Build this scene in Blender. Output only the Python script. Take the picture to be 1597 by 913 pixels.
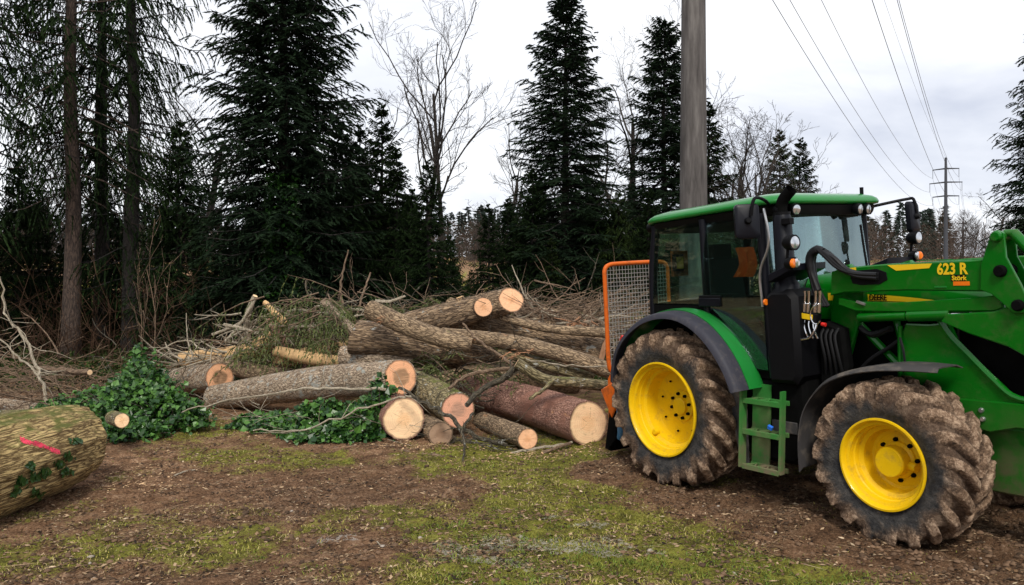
import bpy, math, random
import numpy as np
from mathutils import Vector, Matrix, Euler

# ------------------------------------------------------------------ camera, sky, sun
FPX, CXP, CYP, CAMH = 1275.0, 798.5, 456.5, 2.1
scene = bpy.context.scene
col = scene.collection
for o in list(bpy.data.objects):
    bpy.data.objects.remove(o)
cam_d = bpy.data.cameras.new("camera"); cam = bpy.data.objects.new("camera", cam_d); col.objects.link(cam)
cam.location = (0, 0, CAMH); cam.rotation_euler = (math.radians(90), 0, 0)
cam_d.sensor_width = 36.0; cam_d.lens = FPX / 1597.0 * 36.0
cam_d.clip_start = 0.05; cam_d.clip_end = 5000
scene.camera = cam
scene.render.resolution_x = 1024; scene.render.resolution_y = 585
SUN_EL, SUN_AZ = 46.0, 182.0          # azimuth clockwise from +Y (camera looks to +Y)
world = bpy.data.worlds.new("World"); scene.world = world; world.use_nodes = True
wn, wl = world.node_tree.nodes, world.node_tree.links
wn.clear()
wo = wn.new("ShaderNodeOutputWorld"); wb = wn.new("ShaderNodeBackground"); wb.inputs[1].default_value = 0.1
sky = wn.new("ShaderNodeTexSky"); sky.sky_type = 'NISHITA'; sky.sun_disc = False
sky.sun_elevation = math.radians(SUN_EL); sky.sun_rotation = math.radians(SUN_AZ)
tc = wn.new("ShaderNodeTexCoord"); mp = wn.new("ShaderNodeMapping"); mp.inputs['Scale'].default_value = (1.0, 1.0, 3.2)
mp.inputs['Location'].default_value = (0.3, 0.1, 0.35)
wl.new(tc.outputs['Generated'], mp.inputs['Vector'])
n1 = wn.new("ShaderNodeTexNoise"); n1.inputs['Scale'].default_value = 2.1; n1.inputs['Detail'].default_value = 7; n1.inputs['Roughness'].default_value = .52
n1.inputs['Distortion'].default_value = .4
wl.new(mp.outputs[0], n1.inputs['Vector'])
cr = wn.new("ShaderNodeValToRGB")
cr.color_ramp.elements[0].position = .33; cr.color_ramp.elements[0].color = (.37, .39, .45, 1)
cr.color_ramp.elements[1].position = .66; cr.color_ramp.elements[1].color = (.63, .635, .645, 1)
e = cr.color_ramp.elements.new(.5); e.color = (.545, .556, .588, 1)
wl.new(n1.outputs[0], cr.inputs[0])
cm = wn.new("ShaderNodeMix"); cm.data_type = 'RGBA'; cm.blend_type = 'MULTIPLY'; cm.inputs[0].default_value = 1
cm.inputs[7].default_value = (10.0, 10.0, 10.0, 1)
wl.new(cr.outputs[0], cm.inputs[6])
mx = wn.new("ShaderNodeMix"); mx.data_type = 'RGBA'; mx.inputs[0].default_value = .94
wl.new(sky.outputs[0], mx.inputs[6]); wl.new(cm.outputs[2], mx.inputs[7])
wl.new(mx.outputs[2], wb.inputs[0]); wl.new(wb.outputs[0], wo.inputs[0])
sd = bpy.data.lights.new("sun", 'SUN'); sun = bpy.data.objects.new("sun", sd); col.objects.link(sun)
sd.energy = 1.5; sd.angle = math.radians(14); sd.color = (1, .95, .86)
_a, _e = math.radians(SUN_AZ), math.radians(SUN_EL)
sdir = Vector((math.sin(_a) * math.cos(_e), math.cos(_a) * math.cos(_e), math.sin(_e)))
sun.rotation_euler = sdir.to_track_quat('Z', 'Y').to_euler()
sun.location = sdir * 60
vs = scene.view_settings
vs.view_transform = 'Standard'; vs.look = 'None'; vs.exposure = 0.92; vs.gamma = 1.0; vs.use_curve_mapping = False
scene.render.engine = 'CYCLES'
scene.cycles.max_bounces = 6; scene.cycles.transparent_max_bounces = 12

# ------------------------------------------------------------------ helpers
R = random.Random(7)
def P(u, v, d):
    """point of the place seen at pixel (u, v) at distance d"""
    return np.array([(u - CXP) / FPX * d, d, CAMH - (v - CYP) / FPX * d])

_lat = {}
def vnoise(x, y, seed=0):
    if seed not in _lat:
        _lat[seed] = np.random.RandomState(seed + 100).rand(256, 256)
    g = _lat[seed]
    x = np.asarray(x, float); y = np.asarray(y, float)
    xi = np.floor(x).astype(int); yi = np.floor(y).astype(int)
    fx = x - xi; fy = y - yi
    fx = fx * fx * (3 - 2 * fx); fy = fy * fy * (3 - 2 * fy)
    a = g[xi % 256, yi % 256]; b = g[(xi + 1) % 256, yi % 256]; c = g[xi % 256, (yi + 1) % 256]; d = g[(xi + 1) % 256, (yi + 1) % 256]
    return (a * (1 - fx) + b * fx) * (1 - fy) + (c * (1 - fx) + d * fx) * fy
def fbm(x, y, seed=0, oc=4):
    s = 0; a = 1; t = 0
    for i in range(oc):
        s = s + a * vnoise(np.asarray(x) * 2 ** i, np.asarray(y) * 2 ** i, seed + i); t += a; a *= .5
    return s / t
def sstep(a, b, x):
    t = np.clip((x - a) / (b - a), 0, 1); return t * t * (3 - 2 * t)

class MB:
    def __init__(s): s.v = []; s.f = []; s.n = 0; s.bc = []; s.tint = []; s.mi = []
    def add(s, v, f, bc=None, tint=None, mi=0):
        v = np.asarray(v, float).reshape(-1, 3); k = s.n
        s.v.append(v)
        if isinstance(f, np.ndarray): s.f.extend((f + k).tolist())
        else: s.f.extend([[i + k for i in q] for q in f])
        s.mi.extend([mi] * len(f))
        s.bc.append(np.zeros((len(v), 3)) if bc is None else np.asarray(bc, float))
        s.tint.append(np.ones(len(v)) if tint is None else np.broadcast_to(np.asarray(tint, float), (len(v),)))
        s.n += len(v); return s
    def box(s, c, size, rot=None, mi=0):
        hx, hy, hz = [q / 2 for q in size]
        b = min(hx, hy, hz) * .18
        vs_ = []
        for sx in (-1, 1):
            for sy in (-1, 1):
                for sz in (-1, 1):
                    for k in range(3):
                        q = [hx, hy, hz]; q = [q[i] - (b if i != k else 0) for i in range(3)]
                        vs_.append((sx * q[0], sy * q[1], sz * q[2]))
        vs_ = np.array(vs_)
        I = lambda sx, sy, sz, k: ((sx > 0) * 4 + (sy > 0) * 2 + (sz > 0)) * 3 + k
        fs = []
        for sg in (-1, 1):
            o = (lambda q: q if sg > 0 else q[::-1])
            fs.append(o([I(sg, -1, -1, 0), I(sg, 1, -1, 0), I(sg, 1, 1, 0), I(sg, -1, 1, 0)]))
            fs.append(o([I(-1, sg, -1, 1), I(-1, sg, 1, 1), I(1, sg, 1, 1), I(1, sg, -1, 1)]))
            fs.append(o([I(-1, -1, sg, 2), I(1, -1, sg, 2), I(1, 1, sg, 2), I(-1, 1, sg, 2)]))
        for a in (-1, 1):
            for b_ in (-1, 1):
                for (k1, k2, mk) in ((0, 1, lambda t: (a, b_, t)), (1, 2, lambda t: (t, a, b_)), (2, 0, lambda t: (b_, t, a))):
                    p = mk(-1); q = mk(1)
                    fs.append([I(*p, k1), I(*q, k1), I(*q, k2), I(*p, k2)])
                for c_ in (-1, 1): fs.append([I(a, b_, c_, 0), I(a, b_, c_, 1), I(a, b_, c_, 2)])
        if rot is not None:
            m = np.array(Euler(rot).to_matrix()); vs_ = vs_ @ m.T
        return s.add(vs_ + np.array(c), fs, mi=mi)
    def tube(s, pts, rad, n=8, cap=True, tint=None, rough=0, seed=0, mi=0, off=0.0):
        v, f, bc = tube(pts, rad, n, cap, rough, seed)
        bc[:, 0] += off
        return s.add(v, f, bc, tint, mi)
    def prism(s, poly, y0, y1, mi=0, bev=0.0):
        """polygon in x/z, extruded over y, with chamfered rim"""
        p = np.array(poly, float); n = len(p)
        area = np.sum(p[:, 0] * np.roll(p[:, 1], -1) - np.roll(p[:, 0], -1) * p[:, 1])
        if area < 0: p = p[::-1]
        ra = []
        if bev > 0:
            e1 = np.roll(p, -1, 0) - p; e1 /= np.linalg.norm(e1, axis=1)[:, None] + 1e-9
            nn = np.stack([-e1[:, 1], e1[:, 0]], 1); nn = nn + np.roll(nn, 1, 0); nn /= np.linalg.norm(nn, axis=1)[:, None] + 1e-9
            q = p + nn * bev
            rings = [(q, y0), (p, y0 + bev), (p, y1 - bev), (q, y1)]
        else: rings = [(p, y0), (p, y1)]
        v = np.concatenate([np.stack([a[:, 0], np.full(n, y), a[:, 1]], 1) for a, y in rings])
        fs = []
        for k in range(len(rings) - 1):
            for i in range(n):
                j = (i + 1) % n; fs.append([k * n + i, k * n + j, (k + 1) * n + j, (k + 1) * n + i])
        fs.append(list(range(n)))
        b = (len(rings) - 1) * n; fs.append([b + i for i in range(n)][::-1])
        return s.add(v, fs, mi=mi)
    def lathe(s, prof, n=48, axis='y', c=(0, 0, 0), close=False, mi=0):
        """profile list of (radius, along); revolve about the axis"""
        p = np.array(prof, float); m = len(p); th = np.arange(n) * 2 * math.pi / n
        r = p[:, 0][None, :]; a = np.broadcast_to(p[:, 1][None, :], (n, m))
        X = r * np.cos(th)[:, None]; Z = r * np.sin(th)[:, None]
        if axis == 'y': v = np.stack([X, a, Z], -1)
        elif axis == 'z': v = np.stack([X, Z, a], -1)
        else: v = np.stack([a, X, Z], -1)
        fs = []
        for i in range(n):
            j = (i + 1) % n
            for k in range(m - 1): fs.append([i * m + k, j * m + k, j * m + k + 1, i * m + k + 1])
        return s.add(v.reshape(-1, 3) + np.array(c), fs, mi=mi)
    def sheet(s, grid, thick=0, mi=0):
        g = np.asarray(grid, float); a, b = g.shape[:2]
        v = g.reshape(-1, 3); fs = [[i * b + j, (i + 1) * b + j, (i + 1) * b + j + 1, i * b + j + 1] for i in range(a - 1) for j in range(b - 1)]
        s.add(v, fs, mi=mi)
        if thick:
            du = np.gradient(g, axis=0); dv = np.gradient(g, axis=1); nn = np.cross(du, dv); nn /= np.linalg.norm(nn, axis=-1)[..., None] + 1e-9
            g2 = g - nn * thick; v2 = g2.reshape(-1, 3)
            s.add(v2, [q[::-1] for q in fs], mi=mi)
            o1 = list(range(b)) + [i * b + b - 1 for i in range(1, a)] + [(a - 1) * b + j for j in range(b - 2, -1, -1)] + [i * b for i in range(a - 2, 0, -1)]
            vv = np.concatenate([v[o1], v2[o1]]); m = len(o1)
            s.add(vv, [[i, i + m, (i + 1) % m + m, (i + 1) % m] for i in range(m)], mi=mi)
        return s
    def mesh(s, name, smooth=True, ang=None):
        me = bpy.data.meshes.new(name)
        V = np.concatenate(s.v) if s.v else np.zeros((0, 3))
        if s.f and all(len(q) == 3 for q in s.f[:50]) and len(s.f) > 3000:
            F = np.array(s.f, dtype=np.int32); nf = len(F)
            me.vertices.add(len(V)); me.vertices.foreach_set('co', V.astype(np.float32).ravel())
            me.loops.add(nf * 3); me.loops.foreach_set('vertex_index', F.ravel())
            me.polygons.add(nf); me.polygons.foreach_set('loop_start', np.arange(nf, dtype=np.int32) * 3)
            me.update(calc_edges=True)
        else:
            me.from_pydata(V.tolist(), [], s.f)
        a = me.attributes.new('bc', 'FLOAT_VECTOR', 'POINT'); a.data.foreach_set('vector', np.concatenate(s.bc).astype(np.float32).ravel())
        a = me.attributes.new('tint', 'FLOAT', 'POINT'); a.data.foreach_set('value', np.concatenate(s.tint).astype(np.float32))
        if len(me.polygons):
            me.polygons.foreach_set('use_smooth', np.full(len(me.polygons), bool(smooth)))
            if any(s.mi): me.polygons.foreach_set('material_index', np.array(s.mi, dtype=np.int32))
        if smooth and ang: me.set_sharp_from_angle(angle=math.radians(ang))
        me.update(); return me
    def build(s, name, mat, parent=None, smooth=True, ang=38, loc=None):
        me = s.mesh(name, smooth, ang)
        for m in (mat if isinstance(mat, (list, tuple)) else [mat]): me.materials.append(m)
        o = bpy.data.objects.new(name, me); col.objects.link(o)
        if loc is not None: o.location = loc
        if parent is not None: o.parent = parent
        return o

def frames(pts):
    p = np.asarray(pts, float); t = np.gradient(p, axis=0); t /= np.linalg.norm(t, axis=1)[:, None] + 1e-9
    up = np.array([0, 0, 1.]) if abs(t[0][2]) < .9 else np.array([1., 0, 0])
    n = np.cross(up, t[0]); n /= np.linalg.norm(n); N = []
    for k in range(len(p)):
        n = n - t[k] * (n @ t[k]); n /= np.linalg.norm(n) + 1e-9; N.append(n)
    N = np.array(N); B = np.cross(t, N); return p, t, N, B
def tube(pts, rad, n=8, cap=True, rough=0, seed=0):
    p, t, N, B = frames(pts); m = len(p)
    r = np.broadcast_to(np.asarray(rad, float), (m,))
    th = np.arange(n) * 2 * math.pi / n; c, s_ = np.cos(th), np.sin(th)
    L = np.concatenate([[0], np.cumsum(np.linalg.norm(np.diff(p, axis=0), axis=1))])
    rr = np.repeat(r[:, None], n, 1)
    if rough: rr = rr * (1 + rough * (fbm(c[None, :] * 1.7 + 20 + L[:, None] * 1.1, s_[None, :] * 1.7 + 20 + L[:, None] * .4, seed, 3) - .5) * 2)
    v = p[:, None, :] + rr[..., None] * (c[None, :, None] * N[:, None, :] + s_[None, :, None] * B[:, None, :])
    bc = np.stack([np.repeat(L[:, None], n, 1), rr * c, rr * s_], -1)
    fs = []
    for k in range(m - 1):
        for i in range(n):
            j = (i + 1) % n; fs.append([k * n + i, k * n + j, (k + 1) * n + j, (k + 1) * n + i])
    if cap:
        fs.append(list(range(n))[::-1]); fs.append([(m - 1) * n + i for i in range(n)])
    return v.reshape(-1, 3), fs, bc.reshape(-1, 3)
def smoothpath(pts, n=12):
    p = np.asarray(pts, float)
    if len(p) < 3: return np.array([p[0] + (p[-1] - p[0]) * k / (n - 1) for k in range(n)])
    q = np.concatenate([[2 * p[0] - p[1]], p, [2 * p[-1] - p[-2]]]); out = []
    for k in np.linspace(0, len(p) - 1 - 1e-6, n):
        i = int(k); f = k - i; a, b, c, d = q[i], q[i + 1], q[i + 2], q[i + 3]
        out.append(.5 * ((2 * b) + (-a + c) * f + (2 * a - 5 * b + 4 * c - d) * f * f + (-a + 3 * b - 3 * c + d) * f ** 3))
    return np.array(out)

def tag(o, label=None, cat=None, group=None, kind=None):
    if label: o['label'] = label
    if cat: o['category'] = cat
    if group: o['group'] = group
    if kind: o['kind'] = kind
    return o
def thing(name, label, cat, loc=(0, 0, 0), rotz=0, group=None):
    o = bpy.data.objects.new(name, None); col.objects.link(o); o.location = loc; o.rotation_euler = (0, 0, rotz)
    o.empty_display_size = .2
    return tag(o, label, cat, group)

# ------------------------------------------------------------------ materials
class NT:
    def __init__(s, name):
        s.m = bpy.data.materials.new(name); s.m.use_nodes = True; s.t = s.m.node_tree; s.t.nodes.clear()
        s.out = s.t.nodes.new("ShaderNodeOutputMaterial"); s.p = s.t.nodes.new("ShaderNodeBsdfPrincipled"); s.l(s.p.outputs[0], s.out.inputs[0])
    def n(s, kind, **kw):
        x = s.t.nodes.new("ShaderNode" + kind)
        for k, v in kw.items():
            if k.startswith('i_'):
                x.inputs[k[2:].replace('_', ' ')].default_value = v
            else: setattr(x, k, v)
        return x
    def l(s, a, b): s.t.links.new(a, b)
    def attr(s, name): return s.n('Attribute', attribute_name=name)
    def coord(s, kind='Object', scale=(1, 1, 1)):
        mp_ = s.n('Mapping'); mp_.inputs['Scale'].default_value = scale
        if kind == 'bc': s.l(s.attr('bc').outputs['Vector'], mp_.inputs['Vector'])
        else: s.l(s.n('TexCoord').outputs[kind], mp_.inputs['Vector'])
        return mp_.outputs[0]
    def noise(s, vec, scale, detail=4, rough=.6, dist=0):
        x = s.n('TexNoise', i_Scale=scale, i_Detail=detail, i_Roughness=rough, i_Distortion=dist); s.l(vec, x.inputs['Vector']); return x.outputs[0]
    def ramp(s, fac, stops):
        x = s.n('ValToRGB'); el = x.color_ramp.elements
        while len(el) < len(stops): el.new(.5)
        for k, (p, c) in enumerate(stops): el[k].position = p; el[k].color = (*c, 1) if len(c) == 3 else c
        s.l(fac, x.inputs[0]); return x.outputs[0]
    def mix(s, f, a, b, mode='MIX'):
        x = s.n('Mix', data_type='RGBA', blend_type=mode)
        for v, i in ((f, 0), (a, 6), (b, 7)):
            if hasattr(v, 'links') or hasattr(v, 'is_linked'): s.l(v, x.inputs[i])
            else: x.inputs[i].default_value = v if i == 0 else ((*v, 1) if len(v) == 3 else v)
        return x.outputs[2]
    def math(s, op, a, b=0, clamp=False):
        x = s.n('Math', operation=op, use_clamp=clamp)
        for v, i in ((a, 0), (b, 1)):
            if hasattr(v, 'is_linked'): s.l(v, x.inputs[i])
            else: x.inputs[i].default_value = v
        return x.outputs[0]
    def maprange(s, v, a, b, c=0, d=1):
        x = s.n('MapRange'); s.l(v, x.inputs[0])
        for k, q in enumerate((a, b, c, d)): x.inputs[k + 1].default_value = q
        return x.outputs[0]
    def bump(s, h, strength=.5, dist=.02):
        x = s.n('Bump', i_Strength=strength, i_Distance=dist); s.l(h, x.inputs['Height']); s.l(x.outputs[0], s.p.inputs['Normal']); return x
    def base(s, c):
        if hasattr(c, 'is_linked'): s.l(c, s.p.inputs['Base Color'])
        else: s.p.inputs['Base Color'].default_value = (*c, 1)
    def set(s, **kw):
        for k, v in kw.items():
            i = s.p.inputs[k.replace('_', ' ')]
            if hasattr(v, 'is_linked'): s.l(v, i)
            else: i.default_value = v
        return s.m
def paint(name, c, rough=.35, dirt=(.16, .11, .07), dirt_amt=.25, coat=0, metal=0, sc=6, low=None):
    t = NT(name); v = t.coord('Object'); n = t.noise(v, sc, 6, .65); n2 = t.noise(v, sc * 9, 3)
    f = t.maprange(n, .52, .75, 0, dirt_amt)
    base = t.mix(t.maprange(n2, .3, .7, 0, .18), c, tuple(q * .72 for q in c))
    if low:   # dried mud thrown up on the lower parts
        sx = t.n('SeparateXYZ'); t.l(v, sx.inputs[0])
        f = t.math('MAXIMUM', f, t.math('MULTIPLY', t.maprange(sx.outputs[2], low[0], low[1], 1, 0), t.maprange(n, .35, .6, .15, 1)))
    t.base(t.mix(f, base, dirt)); t.set(Metallic=metal, Coat_Weight=coat); t.p.inputs['Specular IOR Level'].default_value = .2
    t.set(Roughness=t.math('ADD', rough, t.math('MULTIPLY', f, .5), True)); t.bump(n2, .08, .01)
    return t.m
def bark(name, dark, light, moss=0.0, lichen=0.0, ridge=14, stretch=.22, red=None, mosscol=(.13, .15, .02), strength=.9, attr='bc', peel=0.0):
    t = NT(name); v = t.coord(attr, (stretch, 1, 1)); v1 = t.coord(attr)
    wv = t.n('TexNoise', i_Scale=ridge * .8, i_Detail=3); t.l(v, wv.inputs['Vector'])
    va = t.n('VectorMath', operation='MULTIPLY_ADD'); t.l(wv.outputs['Color'], va.inputs[0]); va.inputs[1].default_value = (.10, .10, .10); t.l(v, va.inputs[2])
    a = t.noise(va.outputs[0], ridge * 1.6, 7, .7, .3)
    vo = t.n('TexVoronoi', feature='DISTANCE_TO_EDGE', i_Scale=ridge * 1.5); t.l(va.outputs[0], vo.inputs['Vector'])
    big = t.noise(v1, 2.2, 4); fine = t.noise(v1, 75, 4, .7)
    h = t.math('ADD', t.math('MULTIPLY', t.maprange(vo.outputs['Distance'], 0, .22), .30), t.math('ADD', t.math('MULTIPLY', a, 1.0), t.math('MULTIPLY', fine, .4)))
    c = t.mix(t.maprange(h, .72, 1.06), dark, light)
    c = t.mix(t.maprange(big, .35, .7, 0, .35), c, tuple(q * .55 for q in dark))
    if red: c = t.mix(t.maprange(big, .5, .62), c, red)
    if peel: c = t.mix(t.maprange(t.noise(t.coord(attr, (.5, 1, 1)), 5.5, 5, .65), .70 - peel * .1, .73 - peel * .1, 0, .85), c, t.mix(fine, (.30, .13, .055), (.68, .36, .18)))
    if lichen:
        n = t.noise(v1, 9, 5, .7); c = t.mix(t.maprange(n, .62 - lichen * .2, .68 - lichen * .2), c, (.48, .48, .43))
    if moss:
        g = t.n('NewGeometry'); sx = t.n('SeparateXYZ'); t.l(g.outputs['Normal'], sx.inputs[0])
        mf = t.math('ADD', t.math('MULTIPLY', sx.outputs[2], .45), t.math('MULTIPLY', t.noise(v1, 5, 6, .7), 1.0))
        mf = t.maprange(mf, 1.12 - moss * .5, 1.3 - moss * .5)
        c = t.mix(mf, c, t.mix(fine, tuple(q * .55 for q in mosscol), tuple(q * 1.5 for q in mosscol)))
    t.base(c); t.set(Roughness=.92); t.bump(h, strength, .05)
    return t.m
def cutwood(name, sap, heart, hr=.45, soft=.12, scale=1.0, ring=60):
    """end grain: rings round the pith, a darker heart, saw marks"""
    t = NT(name); v = t.coord('bc'); sx = t.n('SeparateXYZ'); t.l(v, sx.inputs[0])
    wob = t.noise(v, 5, 3)
    # attribute tint carries relative radius 0..1
    rr = t.attr('tint').outputs['Fac']
    r2 = t.math('ADD', rr, t.math('MULTIPLY', t.math('SUBTRACT', wob, .5), .32))
    f = t.maprange(r2, hr - soft, hr + soft)
    rings = t.math('SINE', t.math('MULTIPLY', r2, ring))
    c = t.mix(f, heart, sap)
    c = t.mix(t.math('MULTIPLY', t.maprange(rings, .2, 1), .22), c, tuple(q * .55 for q in heart))
    saw = t.noise(t.coord('bc', (1, 3, 46)), 2.2, 3, .6); c = t.mix(t.maprange(saw, .45, .68, 0, .4), c, tuple(min(1, q * 1.28) for q in sap))
    c = t.mix(t.maprange(t.noise(v, 11, 5, .7), .54, .7, 0, .55), c, tuple(q * .5 for q in sap))
    an = t.math('ARCTAN2', sx.outputs[1], sx.outputs[2]); wv = t.noise(v, 9, 3)
    ck = t.math('ABSOLUTE', t.math('SINE', t.math('ADD', t.math('MULTIPLY', an, 2.5), t.math('MULTIPLY', wv, 1.6))))
    ck = t.math('MULTIPLY', t.maprange(t.math('MULTIPLY', ck, t.math('ADD', rr, .05)), .012, .03, 1, 0), t.maprange(t.noise(v, 3.2, 2), .50, .56))
    c = t.mix(t.math('MULTIPLY', ck, .8), c, tuple(q * .22 for q in heart))
    c = t.mix(t.maprange(rr, .9, .97), c, tuple(q * .42 for q in sap))
    t.base(c); t.set(Roughness=.85); t.bump(t.math('ADD', saw, t.math('MULTIPLY', rings, .06)), .5, .008)
    return t.m
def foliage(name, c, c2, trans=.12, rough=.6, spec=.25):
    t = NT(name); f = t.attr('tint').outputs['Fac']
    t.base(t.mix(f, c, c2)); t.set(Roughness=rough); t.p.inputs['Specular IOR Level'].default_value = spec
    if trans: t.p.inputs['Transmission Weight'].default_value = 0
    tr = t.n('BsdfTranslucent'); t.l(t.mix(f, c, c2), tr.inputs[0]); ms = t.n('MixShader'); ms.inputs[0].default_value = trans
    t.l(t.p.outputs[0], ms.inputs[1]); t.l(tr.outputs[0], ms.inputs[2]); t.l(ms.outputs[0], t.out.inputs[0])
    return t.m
def plain(name, c, rough=.5, metal=0, bump=0, spec=.5, var=.25, sc=12):
    t = NT(name); v = t.coord('Object'); n = t.noise(v, sc, 5, .6)
    t.base(t.mix(n, tuple(q * (1 - var) for q in c), tuple(min(1, q * (1 + var)) for q in c))); t.set(Roughness=rough, Metallic=metal)
    t.p.inputs['Specular IOR Level'].default_value = spec
    if bump: t.bump(n, bump, .01)
    return t.m
def glass(name, tint, refl=.06, rough=.02, dust=.03):
    t = NT(name); g = t.n('BsdfGlossy', i_Roughness=rough); g.inputs[0].default_value = (.72, .92, .92, 1); tr = t.n('BsdfTransparent'); tr.inputs[0].default_value = (*tint, 1)
    lw = t.n('LayerWeight', i_Blend=.22); f = t.math('ADD', t.math('MULTIPLY', lw.outputs['Fresnel'], 1.0), refl, True)
    ms = t.n('MixShader'); t.l(f, ms.inputs[0]); t.l(tr.outputs[0], ms.inputs[1]); t.l(g.outputs[0], ms.inputs[2])
    d = t.n('BsdfDiffuse'); d.inputs[0].default_value = (.34, .34, .31, 1); m2 = t.n('MixShader')
    t.l(t.maprange(t.noise(t.coord('Object'), 5, 6, .7), .4, .75, dust * .5, dust * 2), m2.inputs[0]); t.l(ms.outputs[0], m2.inputs[1]); t.l(d.outputs[0], m2.inputs[2])
    t.l(m2.outputs[0], t.out.inputs[0]); return t.m

GREEN = (.0015, .122, .005); YEL = (.80, .50, .005)
M = {}
M['green'] = paint('green_paint', GREEN, .3, (.09, .075, .04), .42, coat=.3, low=(.5, 1.25))
M['green_clean'] = paint('green_paint_clean', (.012, .19, .03), .28, (.06, .09, .04), .18, coat=.4)
M['green_mud'] = paint('green_paint_muddy', (.03, .2, .035), .5, (.19, .14, .09), .85, low=(.3, 1.2))
M['yellow'] = paint('yellow_paint', YEL, .38, (.24, .15, .05), .5, coat=.15, sc=9)
M['decal'] = plain('yellow_decal', (.80, .52, .01), .4, var=.06)
M['black'] = plain('black_plastic', (.0035, .0035, .0045), .55, spec=.14)
M['dark'] = plain('dark_iron', (.004, .004, .004), .85, var=.5, spec=.05)
M['steelblack'] = plain('black_enamel', (.004, .0045, .008), .4, spec=.22)
M['fendergrey'] = paint('grey_fender_plastic', (.036, .036, .048), .55, (.16, .14, .12), .35, sc=14)
M['mudgrey'] = paint('muddy_black_plastic', (.05, .047, .047), .7, (.2, .165, .13), .9, sc=4)
M['chrome'] = plain('chrome', (.75, .75, .76), .18, 1, var=.1)
M['steel'] = plain('steel', (.5, .5, .5), .35, .9, var=.2)
M['orange'] = paint('orange_paint', (.62, .12, .012), .5, (.11, .045, .022), .85, sc=9)
M['amber'] = plain('amber_lens', (.85, .18, .01), .15)
M['lens'] = plain('clear_lens', (.62, .64, .66), .12, .85, var=.35, sc=30)
M['red'] = plain('red_plastic', (.6, .02, .015), .35)
M['blue'] = plain('blue_plastic', (.02, .16, .7), .5)
M['blueiron'] = paint('worn_blue_steel', (.05, .17, .3), .55, (.2, .2, .2), .5, sc=14)
M['orangecloth'] = plain('orange_fabric', (.95, .13, .02), .8)
M['seat'] = plain('seat_fabric', (.02, .025, .02), .9)
M['glass'] = glass('side_glass', (.74, .88, .83), .07, .02, .006)
M['windshield'] = glass('windshield_glass', (.74, .86, .87), .22, .03, .03)
M['hose'] = plain('rubber_hose', (.007, .007, .008), .5, bump=.3, spec=.3)
M['wire'] = plain('galvanised_wire', (.30, .29, .27), .5, .4)
M['concrete'] = None
M['cable'] = plain('power_cable', (.06, .06, .065), .6)
M['poledark'] = plain('weathered_pole', (.045, .05, .062), .8)
def tyremat():
    t = NT('muddy_tyre'); v = t.coord('Object'); n = t.noise(v, 9, 7, .7); f2 = t.noise(v, 42, 5, .7); md = t.attr('tint').outputs['Fac']
    f = t.maprange(t.math('ADD', md, t.math('MULTIPLY', t.math('SUBTRACT', n, .5), 1.5)), .25, .85)
    mud = t.ramp(t.math('ADD', t.math('MULTIPLY', n, .55), t.math('MULTIPLY', f2, .45)), [(.36, (.05, .028, .016)), (.48, (.22, .135, .08)), (.60, (.58, .41, .28))])
    lg = t.n('SeparateXYZ'); t.l(t.attr('bc').outputs['Vector'], lg.inputs[0])
    mud = t.mix(t.maprange(t.math('ADD', lg.outputs[0], t.math('MULTIPLY', t.math('SUBTRACT', f2, .5), 1.2)), .15, .7, .72, 0), mud, (.055, .030, .017))
    rub = t.mix(t.maprange(n, .4, .7), (.016, .016, .018), (.085, .078, .07))
    t.base(t.mix(f, rub, mud)); t.set(Roughness=.85)
    t.bump(t.math('ADD', t.math('MULTIPLY', n, .6), t.math('MULTIPLY', f2, .4)), 1.0, .06); return t.m
M['tyre'] = tyremat()
def concmat():
    t = NT('pole_concrete'); v = t.coord('Object', (1, 1, .12)); n = t.noise(v, 7, 6, .65); f = t.noise(t.coord('Object'), 60, 3)
    t.base(t.ramp(n, [(.34, (.045, .040, .038)), (.52, (.09, .082, .078)), (.68, (.15, .14, .132))])); t.set(Roughness=.9); t.bump(f, .3, .01); return t.m
M['concrete'] = concmat()
M['bark_red'] = bark('spruce_bark_red', (.17, .075, .052), (.60, .33, .24), ridge=22, stretch=.5, red=(.33, .15, .10), strength=.8, peel=.5)
M['bark_grey'] = bark('grey_rough_bark', (.17, .115, .072), (.76, .59, .42), peel=.25, lichen=.3, moss=.2, ridge=22, stretch=.35)
M['bark_oak'] = bark('dark_furrowed_bark', (.08, .048, .027), (.56, .385, .23), peel=.3, lichen=.1, ridge=20, stretch=.16, strength=1)
M['bark_brown'] = bark('brown_bark', (.115, .074, .042), (.55, .39, .235), peel=.4, moss=.15, ridge=18, stretch=.3)
M['bark_moss'] = bark('mossy_bark', (.09, .07, .03), (.42, .34, .18), moss=.45, lichen=.15, ridge=16, stretch=.3)
M['bark_big'] = bark('ridged_mossy_bark', (.14, .082, .025), (.80, .58, .25), moss=.66, ridge=20, stretch=.12, mosscol=(.125, .13, .02), strength=.8)
M['trunk_brown'] = bark('trunk_bark_brown', (.035, .024, .019), (.14, .095, .072), ridge=14, stretch=.2)
M['trunk_dark'] = bark('trunk_bark_dark', (.012, .010, .009), (.045, .037, .033), ridge=14, stretch=.2)
M['trunk_bare'] = bark('bare_tree_bark', (.022, .017, .014), (.08, .063, .05), ridge=14, stretch=.2)
M['twig'] = bark('dead_twig_bark', (.085, .052, .032), (.30, .205, .13), ridge=30, stretch=.2, strength=.4)
M['twig_pale'] = bark('pale_branch_bark', (.22, .18, .12), (.52, .45, .35), ridge=30, stretch=.2, strength=.4)
M['twig_dark'] = bark('dark_branch_bark', (.035, .028, .018), (.17, .14, .09), moss=.35, lichen=.2, ridge=26, stretch=.2)
M['cut_orange'] = cutwood('fresh_cut_orange', (.90, .50, .28), (.80, .40, .20), .3)
M['cut_yellow'] = cutwood('fresh_cut_yellow', (.93, .62, .36), (.86, .52, .27), .35)
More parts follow.
